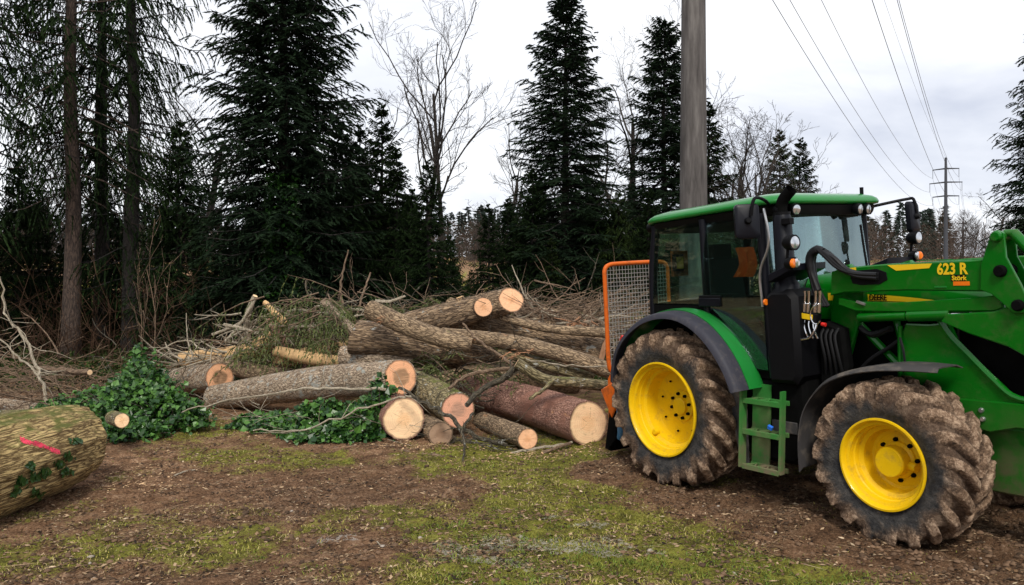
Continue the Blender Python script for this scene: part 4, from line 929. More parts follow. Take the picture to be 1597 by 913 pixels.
def bough_heap(label, items, seed, mat='bough', leaf=.09, lw=.012, K=9):
    rs = np.random.RandomState(seed); V = []; T = []; st = MB(); base = np.array(items[0][0]); base[2] = gz(base[0], base[1])
    for (c, n, L, spread, hang) in items:
        c = np.array(c); o = c + rs.randn(n, 3) * np.array(spread); az = rs.rand(n) * 6.283; LL = L * (.6 + .7 * rs.rand(n)); pi_ = rs.randn(n) * .35 - .1
        v, t = spray(rs, o, az, LL, pi_, np.full(n, .35), np.full(n, .05), 12, K, leaf, lw, hang, fan=.8, sidefrac=.45); V.append(v); T.append(t)
        for k in range(n):
            tt = np.linspace(0, 1, 4); q = o[k] + np.stack([np.cos(az[k]) * LL[k] * tt, np.sin(az[k]) * LL[k] * tt, LL[k] * (math.tan(pi_[k]) * tt - .35 * tt ** 2 + .05 * tt ** 4)], 1); st.tube(q - base, [.016, .012, .008, .003], 4, cap=False)
    V = np.concatenate(V) - base; T = np.concatenate(T); lowz = base_h(V[:, 0] + base[0], V[:, 1] + base[1]) - base[2] + .01; V[:, 2] = np.maximum(V[:, 2], lowz)
    e = thing('cut_boughs', label, 'boughs', tuple(base)); MB().add(V, np.arange(len(V)).reshape(-1, 3), tint=T).build('needles', M[mat], e, smooth=False); st.build('limbs', M['twig'], e)
bough_heap('cut conifer boughs hanging over the heap beside the split log', [(P(490, 470, 15.2), 20, 1.0, (.35, .3, .1), 1.3), (P(470, 505, 15.2), 16, .9, (.4, .3, .15), 1.2), (P(515, 530, 15.0), 14, .7, (.25, .2, .25), 1.0), (P(440, 560, 15.8), 10, .8, (.3, .2, .1), .5)], 4)
bough_heap('olive boughs showing in the gaps under the crossing round log', [(P(680, 570, 13.4), 18, .6, (.5, .3, .12), .5), (P(740, 580, 13.2), 12, .6, (.4, .3, .12), .5), (P(600, 480, 15.4), 8, .5, (.5, .2, .1), .5), (P(650, 478, 15.2), 10, .5, (.3, .2, .08), .3)], 5, leaf=.07)
bough_heap('scattered green boughs on the heap behind the mesh guard', [(P(860, 500, 15.6), 16, .6, (.7, .3, .12), .5), (P(930, 510, 15.4), 12, .6, (.6, .3, .15), .5), (P(880, 520, 14.9), 10, .5, (.6, .2, .1), .4)], 6, leaf=.07)
bough_heap('dull green boughs heaped behind the whole log pile', [(P(400, 560, 18.0), 14, 1.1, (.9, .5, .2), .5), (P(560, 520, 17.6), 18, 1.0, (1.0, .5, .25), .5), (P(700, 505, 17.2), 16, .9, (1.0, .5, .25), .5), (P(330, 590, 17.6), 10, .9, (.8, .4, .12), .5)], 9, mat='spruce3', leaf=.11, lw=.016)

def brush(label, name, boxes, n, seed, mat='twig', lr=(.5, 1.6), r=(.006, .018)):
    rs = np.random.RandomState(seed); mb = MB(); c0 = np.array(boxes[0][0], float); base = np.array([c0[0], c0[1], gz(c0[0], c0[1])])
    for k in range(n):
        c, s = boxes[rs.randint(len(boxes))]; p = np.array(c) + rs.randn(3) * np.array(s); L = lr[0] + (lr[1] - lr[0]) * rs.rand(); a = rs.rand() * 6.28; d = np.array([math.cos(a), math.sin(a) * .5, rs.randn() * .28]); d /= np.linalg.norm(d)
        pt = [p]
        for j in range(5):
            d = d + rs.randn(3) * .16; d /= np.linalg.norm(d); pt.append(pt[-1] + d * L / 5)
        pt = np.array(pt); pt[:, 2] = np.maximum(pt[:, 2], base_h(pt[:, 0], pt[:, 1]) + .02); rr = r[0] + (r[1] - r[0]) * rs.rand() ** 2
        mb.tube(pt - base, np.linspace(rr, rr * .35, 6), 5, cap=False, off=k * 1.3)
        for q in range(2):
            i = rs.randint(1, 5); e2 = pt[i] + (d + rs.randn(3) * .6) * L * .22; mb.tube(np.array([pt[i], (pt[i] + e2) / 2 + rs.randn(3) * .02, e2]) - base, [rr * .5, rr * .35, rr * .2], 3, cap=False)
    tag(mb.build(name, M[mat], loc=tuple(base)), label, 'brushwood', kind='stuff')
brush('tangle of dry brown brushwood left of the ivy heap', 'brushwood', [((-8.2, 14.5, .25), (.8, .7, .18)), ((-7.2, 14.2, .2), (.6, .6, .12)), ((-9.5, 15.5, .5), (.8, .8, .3))], 330, 1)
brush('dry twigs strewn over the heap behind the mesh guard', 'brushwood', [(P(850, 495, 15.2), (.5, .4, .12)), (P(920, 500, 15.2), (.6, .4, .14)), (P(990, 520, 15.2), (.5, .4, .12))], 120, 2, r=(.007, .024))
brush('thin twigs lying along the back of the log heap', 'brushwood', [(P(420, 540, 16.8), (.8, .5, .2)), (P(540, 520, 16.6), (.8, .4, .25)), (P(330, 570, 17), (.9, .5, .12)), (P(640, 500, 16.4), (.8, .4, .2))], 190, 3)
brush('fine dead twigs in front of the lower ivy heap', 'brushwood', [(P(470, 660, 12.1), (.4, .2, .1)), (P(560, 670, 11.7), (.35, .2, .08)), (P(420, 650, 12.6), (.4, .2, .08))], 45, 4, lr=(.3, 1.0), r=(.004, .009), mat='twig_pale')
brush('dark twigs between the lowest logs of the heap', 'brushwood', [(P(760, 625, 12.6), (.4, .3, .12)), (P(700, 600, 13.0), (.5, .3, .15)), (P(770, 690, 11.6), (.5, .2, .03)), (P(830, 570, 12.4), (.5, .3, .08))], 90, 5, lr=(.3, 1.0), r=(.005, .014), mat='twig_dark')

brush('tangle of brown twigs and broken limbs over the right half of the heap', 'brushwood', [(P(840, 485, 14.6), (.4, .35, .10)), (P(900, 500, 14.4), (.45, .35, .12)), (P(950, 520, 14.2), (.4, .35, .14)), (P(760, 480, 15.6), (.6, .3, .1)), (P(920, 470, 15.8), (.6, .3, .16)), (P(1010, 500, 15), (.5, .4, .16))], 260, 6, r=(.006, .02), lr=(.4, 1.3))
brush('pale broken limbs among the brush on the heap', 'brushwood', [(P(860, 500, 14.6), (.5, .3, .10)), (P(930, 505, 14.4), (.4, .3, .12)), (P(430, 520, 15.8), (.5, .3, .2)), (P(540, 490, 15.6), (.6, .3, .15)), (P(370, 545, 16.2), (.5, .3, .1)), (P(400, 520, 15.8), (.4, .3, .15)), (P(470, 490, 15.4), (.5, .3, .15)), (P(330, 560, 16.2), (.4, .3, .08))], 120, 7, r=(.012, .038), lr=(.4, 1.2), mat='twig_pale')
brush('dark green twiggy brush behind the heap along the wood', 'brushwood', [(P(600, 490, 17.2), (1.0, .4, .25)), (P(740, 490, 17.0), (1.0, .4, .22)), (P(860, 495, 16.8), (.8, .4, .2)), (P(440, 530, 17.5), (.9, .4, .25)), (P(960, 500, 16.6), (.8, .4, .25)), (P(300, 560, 17.5), (.9, .4, .2))], 260, 8, mat='twig_dark')
brush('orange shreds of torn wood on the sawn pole and rough log', 'splinters', [(P(808, 550, 11.7), (.09, .06, .04)), (P(905, 505, 14.0), (.14, .1, .05)), (P(600, 500, 13.2), (.1, .06, .03))], 45, 9, lr=(.06, .2), r=(.004, .010), mat='splinter')
G2 = 'loose branches on and around the heap'
B_ = branch
B_('long pale branch slanting from the ivy up to the brown hearted log', [P(248, 652, 12.2), P(340, 630, 12.2), P(450, 610, 12.0), P(520, 606, 11.9), P(602, 608, 11.8)], .009, .022, 'twig_pale', 6, 1, G2)
B_('long thin branch rising over the yellow cut log', [P(395, 672, 11.3), P(470, 672, 11.3), P(560, 640, 11.2), P(620, 622, 11.1), P(640, 618, 11.1)], .010, .016, 'twig_pale', 5, 2, G2)
B_('dark mossy branch draped over the pink cut log', [P(622, 605, 11.4), P(660, 628, 11.2), P(700, 650, 11.0), P(740, 680, 10.8), P(790, 695, 10.9)], .022, .032, 'twig_dark', 5, 3, G2)
B_('forked stick standing on the grass before the heap', [P(722, 722, 10.15), P(724, 700, 10.3), P(722, 668, 10.7), P(738, 645, 11.0)], .014, .02, 'twig_dark', 3, 4, G2, twl=.25)
B_('brown branch lying flat on the ground before the ivy', [P(520, 701, 11.0), P(580, 698, 11.1), P(640, 708, 10.75), P(718, 717, 10.4)], .034, .022, 'twig', 0, 5, G2)
B_('thick crooked mossy branch across the thickest log', [P(728, 632, 11.2), P(752, 608, 11.5), P(785, 590, 11.5), P(808, 572, 11.5)], .035, .05, 'twig_dark', 4, 6, G2, twl=.3)
B_('curved bare branch over the back of the thickest log', [P(700, 606, 11.9), P(730, 586, 12.1), P(770, 577, 12.2), P(800, 574, 12.2)], .024, .03, 'twig', 0, 7, G2)
B_('mossy twig stub pointing left from the sawn pole', [P(826, 622, 10.9), P(850, 606, 11.1), P(862, 594, 11.3)], .022, .035, 'bark_moss', 0, 8, G2)
B_('pale stick lying below the thickest log end', [P(797, 707, 10.7), P(850, 698, 10.9), P(892, 690, 11.05)], .018, .02, 'twig_pale', 0, 9, G2, cut='cut_yellow')
B_('second stick lying below the thickest log end', [P(846, 707, 10.65), P(870, 698, 10.85), P(890, 692, 11.0)], .022, .022, 'twig', 0, 10, G2, cut='cut_yellow')
B_('slanting brown branch leaning over the slender log', [P(722, 505, 12.6), P(745, 530, 12.4), P(775, 552, 12.3), P(800, 570, 12.2)], .018, .028, 'twig', 4, 11, G2, twl=.3)
B_('pale thin pole lying flat above the sawn pole', [P(820, 560, 12.0), P(880, 570, 12.0), P(960, 572, 12.1)], .009, .012, 'twig_pale', 2, 12, G2)
B_('broken pale branch fork standing up from the split log', [P(398, 462, 16.0), P(386, 490, 16.1), P(386, 520, 16.2), P(388, 548, 16.3)], .05, .07, 'twig_pale', 0, 13, G2, cut='cut_yellow')
B_('thin pale prong beside the broken branch fork', [P(398, 466, 16.0), P(375, 505, 15.9), P(352, 532, 15.9)], .03, .03, 'twig_pale', 2, 14, G2)
B_('split light wood limb above the hanging boughs', [P(412, 472, 15.8), P(432, 492, 15.7), P(445, 505, 15.7)], .05, .09, 'split', 0, 15, G2)
B_('torn pale limb with bark strips on the split log', [P(440, 505, 15.9), P(420, 525, 15.9), P(395, 545, 15.9)], .07, .12, 'split', 2, 16, G2)
B_('slim upright brown stick behind the boughs', [P(578, 425, 16.5), P(566, 460, 16.3), P(556, 495, 16.2)], .016, .028, 'twig', 2, 17, G2)
B_('reddish upright stick behind the boughs', [P(543, 390, 16.6), P(532, 440, 16.5), P(533, 480, 16.4)], .014, .03, 'twig', 4, 18, G2)
B_('curved stub limb behind the crossing round log', [P(632, 462, 14.6), P(610, 470, 14.6), P(585, 470, 14.6)], .02, .03, 'twig_pale', 0, 19, G2)
B_('thick pale branch on the twigs behind the topmost log', [P(858, 490, 14.6), P(885, 515, 14.4), P(910, 530, 14.3)], .05, .06, 'twig', 0, 20, G2, cut='cut_orange')
B_('orange torn branch stump on the rough log', [P(905, 495, 14.2), P(890, 510, 14.2), P(880, 520, 14.2)], .03, .07, 'splinter', 3, 21, G2, twl=.4)
B_('long reddish branch running towards the mesh guard', [P(880, 492, 14.4), P(930, 515, 14.2), P(985, 535, 14.0)], .018, .03, 'twig', 4, 22, G2)
B_('brown branch crossing the twigs behind the topmost log', [P(825, 508, 14.6), P(865, 498, 14.5), P(905, 496, 14.5)], .02, .024, 'twig', 2, 23, G2)
B_('bleached branch arching out of the left brushwood', [P(0, 432, 14.2), P(10, 490, 14.2), P(40, 530, 14.0), P(60, 590, 13.8)], .012, .03, 'twig_pale', 12, 24, G2, twl=.7)
B_('second bleached branch arching out of the left brushwood', [P(-10, 520, 14.0), P(30, 560, 13.9), P(60, 585, 13.8), P(75, 630, 13.7)], .012, .03, 'twig_pale', 10, 25, G2, twl=.6)
B_('pale dry branch with twigs on the left end of the heap', [P(245, 548, 16.5), P(290, 530, 16.5), P(315, 545, 16.4), P(350, 552, 16.2)], .012, .02, 'twig_pale', 7, 26, G2, twl=.6)
B_('dry sawn branch with pale end above the ivy heap', [P(140, 581, 14.4), P(110, 580, 14.6), P(60, 575, 15.0)], .05, .05, 'twig', 0, 27, G2, cut='cut_yellow')
B_('yellowish bent twig lying on the near grass', [P(555, 850, 6.85), P(565, 865, 6.6), P(590, 875, 6.45), P(605, 872, 6.5)], .006, .004, 'twig_pale', 0, 28, G2)
B_('straight straw coloured twig on the near grass', [P(588, 845, 6.9), P(600, 858, 6.68), P(615, 872, 6.44)], .006, .004, 'twig_pale', 0, 29, G2)
B_('broken stick on the near grass before the front wheel', [P(1143, 893, 6.15), P(1155, 905, 6.0), P(1168, 918, 5.8)], .007, .006, 'twig_pale', 0, 30, G2)
B_('pale twig lying on the mud in front of the ivy', [P(272, 742, 9.4), P(290, 735, 9.6), P(304, 733, 9.65)], .01, .006, 'twig_pale', 0, 31, G2)

# ------------------------------------------------------------------ tractor
def text_mesh(body, size, extrude=.002, bold=.0):
    c = bpy.data.curves.new('lettering', 'FONT'); c.body = body; c.size = size; c.extrude = extrude; c.offset = bold; c.resolution_u = 3
    o = bpy.data.objects.new('lettering', c); col.objects.link(o); dg = bpy.context.evaluated_depsgraph_get()
    me = bpy.data.meshes.new_from_object(o.evaluated_get(dg)); bpy.data.objects.remove(o); bpy.data.curves.remove(c); return me
def tractor():
    T = thing('tractor', 'green tractor with yellow wheels, muddy tyres and front loader', 'tractor', (TO[0], TO[1], 1.15 * math.sin(ROLL)))
    T.rotation_mode = 'XYZ'
    T.rotation_euler = (Matrix.Rotation(math.atan2(FY, FX), 3, 'Z') @ Matrix.Rotation(ROLL, 3, 'X')).to_euler()
    def pt(mb, name, mat, parent=None, ang=38, smooth=True): return mb.build(name, M[mat] if isinstance(mat, str) else mat, parent or T, smooth, ang)
    # ---- wheels
    def wheel_meshes(Rt, W, rf, nl, seed, front):
        n, m = 540, 66; th = np.arange(n) * 2 * math.pi / n; s = np.linspace(-1, 1, m)
        def prof(s):
            a = np.abs(s); y = np.where(a < .62, W / 2 * (a / .62) * .97, W / 2 * .97); r = np.where(a < .62, Rt - .012 * (a / .62) ** 2 - .022 * (a / .62) ** 6, 0)
            q = np.clip((a - .62) / .38, 0, 1); rs_ = Rt - .034 + (rf - Rt + .034) * q; bul = W / 2 * (.97 + .06 * np.sin(math.pi * np.minimum(q * 1.15, 1)) - .10 * q ** 3)
            return np.where(a < .62, r, rs_), np.sign(s) * np.where(a < .62, y, bul)
        r, y = prof(s); S, TH = np.meshgrid(s, th); Rr = np.broadcast_to(r, S.shape).copy(); Y = np.broadcast_to(y, S.shape).copy()
        a = np.abs(S); ph = TH * nl / (2 * math.pi) - np.minimum(a, .75) / .62 * 1.05 + np.where(S > 0, .5, 0)
        fr = np.abs((ph % 1) - .5) * 2; lug = 1 - sstep(.40, .54, fr)
        lug = lug * sstep(-.02, .06, a) * (1 - sstep(.62, .80, a))
        lh = .068 if not front else .062
        cx_, sx_ = np.cos(TH), np.sin(TH)
        nz = fbm(cx_ * Rt * 5 + 40 + Y * 3, sx_ * Rt * 5 + 40 + Y * 7, seed, 4) - .5; nz2 = fbm(cx_ * Rt * 16 + 60 - Y * 9, sx_ * Rt * 16 + 60 + Y * 16, seed + 3, 3) - .5
        tread = 1 - sstep(.60, .78, a); caked = 1 - sstep(.66, .80, a + nz * .3)
        fill = np.clip(.12 + nz * 2.0, 0, .8)      # mud packed between the lugs
        Rr += lh * np.maximum(lug, fill * tread * .8) * np.maximum(tread, .25 * (a < .8)) + (nz * .035 + nz2 * .042) * caked - .012 * caked
        Y += np.sign(S) * (lug * .016 * sstep(.5, .62, a) * (1 - sstep(.7, .84, a)) + nz2 * .012 * sstep(.6, .7, a) * (1 - sstep(.8, .95, a)))
        V = np.stack([Rr * cx_, Y, Rr * sx_], -1).reshape(-1, 3)
        i = np.arange(n)[:, None] * m + np.arange(m - 1)[None]; j = ((np.arange(n) + 1) % n)[:, None] * m + np.arange(m - 1)[None]
        F = np.stack([i, i + 1, j + 1, j], -1).reshape(-1, 4)
        mud = np.clip(1.12 - sstep(.60, .92, a + nz * .5) * 1.05 + nz * .25, 0, 1).reshape(-1)
        bcl = np.stack([np.clip(lug + nz * 1.2, 0, 1), lug * 0, lug * 0], -1).reshape(-1, 3)
        return MB().add(V, F, bcl, mud).mesh('tyre', True, 60)
    tr = wheel_meshes(.80, .56, .50, 21, 3, False); tf = wheel_meshes(.648, .50, .375, 19, 9, True)
    tr.materials.append(M['tyre']); tf.materials.append(M['tyre'])
    # rim profile: (radius, y) with y negative to the outside (right hand wheel)
    def rim_prof(f, disc, hub_r): return [(f - .004, .02), (f + .012, -.012), (f + .010, -.024), (f - .006, -.026), (f - .018, -.012), (f - .026, .02), (f - .05, .03), (f - .056, .075), (f - .036 - .03, .085), (f - .072, .13), (f - .105, .15), (f - .11, disc - .04), (f - .125, disc - .008), (f - .15, disc), (hub_r + .08, disc + .012), (hub_r, disc - .01), (.001, disc - .01)]
    def wheel(name, x, z, side, tyre, W, f, disc, front):
        w = bpy.data.objects.new(name, None); col.objects.link(w); w.parent = T; w.location = (x, side * (1.15 if not front else 1.11), z)
        if side > 0: w.rotation_euler = (0, 0, math.pi)
        # local: outside is -y
        t_ = bpy.data.objects.new('tyre', tyre); col.objects.link(t_); t_.parent = w; t_.location = (0, W / 2 - .015, 0)
        pt(MB().lathe(rim_prof(f, disc, .13 if not front else .19), 72), 'rim', 'yellow', w, ang=30)
        if not front:
            pt(MB().lathe([(.175, disc), (.17, disc - .018), (.10, disc - .02), (.095, disc - .05), (.085, disc - .055), (.001, disc - .055)], 40), 'hub', 'yellow', w, ang=30)
            for k in range(8):
                a = k * math.pi / 4 + .2; pt(MB().lathe([(.001, disc - .048), (.017, disc - .048), (.019, disc - .02), (.019, disc - .01)], 6, c=(.135 * math.cos(a), 0, .135 * math.sin(a))), 'bolt', 'dark', w, ang=20)
            pt(MB().lathe([(.001, .10), (.03, .10), (.034, .112), (.034, .16)], 20, c=(-.25, 0, -.30)), 'valve_cap', 'yellow', w)
            for k in range(8):
                a = k * math.pi / 4 + .55; pt(MB().lathe([(.001, disc - .022), (.011, disc - .022), (.012, disc - .005)], 10, c=(.30 * math.cos(a), 0, .30 * math.sin(a))), 'rim_bolt', 'dark', w)
        else:
            pt(MB().lathe([(.16, disc), (.155, disc - .03), (.13, disc - .05), (.128, disc - .15), (.118, disc - .165), (.001, disc - .168)], 40), 'hub', 'yellow', w, ang=30)
            for k in range(8):
                a = k * math.pi / 4 + .1; pt(MB().lathe([(.001, disc - .04), (.017, disc - .04), (.019, disc - .015), (.019, disc)], 6, c=(.172 * math.cos(a), 0, .172 * math.sin(a))), 'bolt', 'dark', w, ang=20)
            pt(MB().tube(np.array([(.12, disc - .06, -.02), (.19, disc - .07, -.03)]), .035, 12), 'drain_plug', 'yellow', w)
        return w
    for sd_ in (-1, 1):
        wheel('rear_wheel', 0, .83, sd_, tr, .56, .505, .31, False)
        wheel('front_wheel', 2.57, .675, sd_, tf, .50, .375, .25, True)
    # ---- running gear
    pt(MB().tube(np.array([(0, -.85, .83), (0, -.35, .83), (0, -.3, .83), (0, .3, .83), (0, .35, .83), (0, .85, .83)]), [.13, .15, .3, .3, .15, .13], 20), 'rear_axle', 'dark')
    pt(MB().tube(np.array([(2.57, -.88, .675), (2.57, -.5, .675), (2.57, -.2, .62), (2.57, .2, .62), (2.57, .5, .675), (2.57, .88, .675)]), [.15, .12, .16, .16, .12, .15], 20), 'front_axle', 'green')
    mb = MB(); mb.box((.35, 0, .95), (1.5, .62, .75)); mb.box((1.5, 0, .9), (1.2, .5, .6)); mb.box((2.6, 0, .98), (1.5, .42, .4)); pt(mb, 'transmission', 'dark')
    mb = MB(); mb.prism([(1.3, 1.3), (1.3, 2.0), (2.2, 2.02), (3.3, 1.8), (3.5, 1.5), (3.45, 1.05), (1.6, 1.05)], -.36, .36, bev=.03); pt(mb, 'engine_block', 'dark')
    # fuel tank and boxes behind the steps
    for sg in (-1, 1):
        pt(MB().prism([(.82, .5), (.8, 1.2), (1.62, 1.25), (1.66, .6), (1.5, .42), (.95, .4)], *sorted((sg * .42, sg * .84)), bev=.05), 'fuel_tank', 'dark')
    # ---- bonnet
    xs = np.linspace(1.36, 3.62, 24); rows = []
    for x in xs:
        k = (x - 1.36) / 2.26; zt = 2.225 - .03 * k - .26 * k ** 3; hw = .43 - .05 * k ** 2; zb = 1.80 + .02 * k
        row = [(x, -hw * .96, zb), (x, -hw, zb + .15), (x, -hw, zt - .16), (x, -hw * .97, zt - .09), (x, -hw * .88, zt - .03), (x, -hw * .6, zt), (x, 0, zt + .015)]
        rows.append(row + [(p[0], -p[1], p[2]) for p in row[:-1][::-1]])
    mb = MB().sheet(np.array(rows)); 
    mb.add(np.array(rows[-1]), [list(range(len(rows[-1])))]); pt(mb, 'bonnet', 'green', ang=45)
    # yellow bonnet stripe with lettering
    for sg in (-1, 1):
        gr = []
        for k in range(14):
            f = k / 13; x = 1.62 + 1.2 * f; kk = (x - 1.36) / 2.26; hw = .43 - .05 * kk ** 2 + .004; zc = 2.055 - .012 * f; w = .036 * (1 - .75 * f ** 1.6)
            zt_ = 2.225 - .03 * kk - .26 * kk ** 3 - .16
            gr.append([(x, sg * (hw), min(zc, zt_) - w * 2.0), (x, sg * hw, zt_ + .002)] if False else [(x, sg * hw, zt_ - w * 2.1), (x, sg * hw, zt_ - .004)])
        pt(MB().sheet(np.array(gr)), 'bonnet_stripe', 'decal')
    me = text_mesh('JOHN DEERE', .076, .001, .002); me.materials.append(M['black'])
    o = bpy.data.objects.new('lettering', me); col.objects.link(o); o.parent = T; o.rotation_euler = (math.pi / 2, 0, 0); o.location = (1.885, -.4365, 1.990); o.scale = (.80, 1, 1)
    # ---- cab
    def side(x, z): return .80 - .035 * (z - 1.3) * 0
    pill = [('a', [(1.27, 1.25), (1.22, 1.8), (1.17, 2.86)], .05), ('b', [(.44, 1.3), (.42, 2.0), (.40, 2.86)], .042), ('c', [(-.45, 1.75), (-.44, 2.3), (-.36, 2.84)], .05)]
    for sg in (-1, 1):
        for nm, pp, rr in pill:
            pt(MB().tube(smoothpath([(x, sg * (.82 if nm != 'c' else .78), z) for x, z in pp], 8), rr, 10), 'cab_pillar', 'steelblack')
        pt(MB().prism([(-.46, 1.28), (1.28, 1.22), (1.28, 1.30), (1.1, 1.31), (.92, 1.55), (.6, 1.85), (.3, 1.95), (-.46, 1.95)], *sorted((sg * .70, sg * .815)), bev=.01), 'cab_side_panel', 'dark')
        y = sg * .835
        # door pane (curved foot follows the mudguard) and quarter pane
        dv = [(.47, 1.97), (.62, 1.86), (.80, 1.70), (.95, 1.52), (1.05, 1.33), (1.24, 1.32), (1.20, 1.9), (1.145, 2.84), (.43, 2.84)]
        lo = lambda x: np.interp(x, [.43, .47, .62, .80, .95, 1.05, 1.24], [1.97, 1.97, 1.86, 1.70, 1.52, 1.33, 1.32])
        gr = []
        for a_ in np.linspace(0, 1, 14):
            row = []
            for b_ in np.linspace(0, 1, 14):
                xb = .43 + .79 * a_; zb_ = lo(xb) + (2.84 - lo(xb)) * b_; xx = xb - .06 * a_ * max(0, (zb_ - 1.9)) ; row.append((xx, y + sg * .075 * (1 - ((zb_ - 2.0) / .84) ** 2 if zb_ > 2.0 else 1 - .5 * ((zb_ - 2.0) / .84) ** 2) - sg * .03, zb_))
            gr.append(row)
        gr = np.array(gr); pt(MB().sheet(gr if sg > 0 else gr[::-1], .006), 'door_glass', 'glass', ang=80)
        pt(MB().tube(smoothpath([(x, y + sg * .004, z) for x, z in dv[:6]], 24), .012, 6), 'door_seal', 'black')
        mb = MB().prism([(-.42, 1.96), (.38, 1.96), (.365, 2.84), (-.33, 2.80)], *sorted((y - sg * .02, y - sg * .012))); pt(mb, 'quarter_glass', 'glass', smooth=False)
        pt(MB().box((.52, sg * .87, 2.02), (.3, .05, .075)), 'door_handle', 'black')
    pt(MB().box((.52, -.875, 1.985), (.30, .06, .09)), 'door_grip', 'steelblack')
    # windscreen and rear window, both curved
    def curved(x0, bulge, z0, z1, hw, rake):
        g = []
        for k in range(9):
            z = z0 + (z1 - z0) * k / 8; row = []
            for j in range(17):
                yy = -hw + 2 * hw * j / 16; row.append((x0 + bulge * (1 - (yy / hw) ** 2) + rake * (z - z0), yy, z))
            g.append(row)
        return np.array(g)
    pt(MB().sheet(curved(1.30, .13, 1.55, 2.86, .80, -.085), .006), 'windscreen', 'windshield')
    pt(MB().sheet(curved(-.46, -.04, 1.98, 2.84, .74, .08), .006), 'rear_window', 'glass')
    pt(MB().prism([(1.2, 1.2), (1.30, 1.2), (1.38, 1.56), (1.25, 1.58)], -.8, .8), 'firewall', 'dark')
    pt(MB().box((.4, 0, 1.27), (1.7, 1.5, .08)), 'cab_floor', 'dark')
    pt(MB().prism([(-.46, 1.3), (-.46, 1.96), (-.3, 1.96), (-.1, 1.55), (-.05, 1.3)], -.72, .72), 'rear_bulkhead', 'dark')
    # seat, steering wheel, dash
    seat = MB(); seat.box((.18, 0, 1.78), (.52, .52, .16)); seat.box((-.08, 0, 2.12), (.16, .50, .62), (0, -.15, 0)); seat.box((-.14, 0, 2.5), (.1, .3, .2)); seat.box((.18, 0, 1.5), (.36, .36, .42)); pt(seat, 'seat', 'seat')
    pt(MB().box((.2, -.36, 2.0), (.42, .1, .09)), 'armrest', 'seat')
    th = np.linspace(0, 2 * math.pi, 25); c = np.array([.80, 0, 2.13])
    wh = MB().tube(np.stack([c[0] + .2 * np.cos(th) * .6, .2 * np.sin(th), c[2] + .2 * np.cos(th) * .8], 1), .016, 8, cap=False); wh.tube(np.array([(.80, 0, 2.13), (1.0, 0, 1.6)]), .04, 10); wh.tube(np.array([(.80, -.19, 2.13), (.8, .19, 2.13)]), .014, 6); pt(wh, 'steering_wheel', 'black')
    pt(MB().prism([(.98, 1.3), (.94, 1.86), (1.05, 2.0), (1.3, 1.93), (1.32, 1.3)], -.26, .26, bev=.03), 'dashboard', 'dark')
    # orange cloth hung inside the door and the lamp board at the rear window
    g = [[(.70 + .16 * a + .05 * math.sin(b * 3) + .06 * b, -.72 + .03 * math.sin(a * 9 + b * 4), 2.24 + .30 * b) for a in np.linspace(0, 1.5, 9)] for b in np.linspace(0, 1, 7)]
    pt(MB().sheet(np.array(g), .008), 'orange_cloth', 'orangecloth')
    pt(MB().box((-.52, -.28, 2.40), (.05, .24, .30)), 'lamp_board', 'orange'); pt(MB().box((-.49, -.33, 2.41), (.05, .15, .2)), 'lamp_housing', 'black'); pt(MB().box((-.46, -.33, 2.41), (.02, .10, .14)), 'lamp_lens', 'decal')
    # ---- roof
    def outline(hx0, hx1, hy, rc, n=9):
        pts = []
        for (cx_, cy_, a0) in ((hx1 - rc, hy - rc, 0), (hx0 + rc, hy - rc, 90), (hx0 + rc, -hy + rc, 180), (hx1 - rc, -hy + rc, 270)):
            for k in range(n): a = math.radians(a0 + 90 * k / (n - 1)); pts.append((cx_ + rc * math.cos(a), cy_ + rc * math.sin(a)))
        return np.array(pts)
    def roofz(x): return -.085 * np.clip((.65 - x) / 1.15, 0, 1.2) ** 1.5 + .0 * x
    def loft(layers, caps=(True, True)):
        mb = MB(); V = []; n = None
        for (ins, z) in layers:
            q = outline(-.52 + ins, 1.44 - ins * .8, .87 - ins, max(.05, .22 - ins * .4)); n = len(q); V.append(np.stack([q[:, 0], q[:, 1], z + roofz(q[:, 0])], 1))
        m = len(V); F = [[k * n + i, k * n + (i + 1) % n, (k + 1) * n + (i + 1) % n, (k + 1) * n + i] for k in range(m - 1) for i in range(n)]
        F.append(list(range(n))[::-1]); F.append([(m - 1) * n + i for i in range(n)]); return mb.add(np.concatenate(V), F)
    pt(loft([(.07, 2.83), (.05, 2.86), (.03, 2.925), (.05, 2.935)]), 'roof_lining', 'black', ang=50)
    pt(loft([(.04, 2.936), (.0, 2.945), (-.008, 2.97), (.01, 3.0), (.05, 3.025), (.16, 3.05), (.4, 3.07), (.7, 3.075)]), 'roof', 'green_clean', ang=70)
    # ---- lamps
    def lamp(c, r, d=(1, 0, 0), name='work_lamp', housing='black', lens='lens', depth=.09, amber=None):
        d = np.array(d, float); d /= np.linalg.norm(d); c = np.array(c); ph = np.array([c - d * depth, c - d * depth * .7, c - d * .02, c + d * .004])
        h = MB().tube(ph, [r * .55, r * .95, r * 1.08, r * 1.08], 22).build(name, M[housing], T)
        q = np.array([c + d * .001, c + d * .006, c + d * .009]); MB().tube(q, [r * .86, r * .84, r * .6], 22).build('lens', M[lens], h)
        return h
    for sg in (-1, 1):
        for x, yy in (((1.45, .52), (1.47, .35)) if sg > 0 else ((1.41, .80), (1.47, .66))): lamp((x, sg * yy, 2.875), .055, (.94, sg * .12, -.1))
    lamp((-.55, -.70, 2.83), .05, (-1, -.1, -.1))
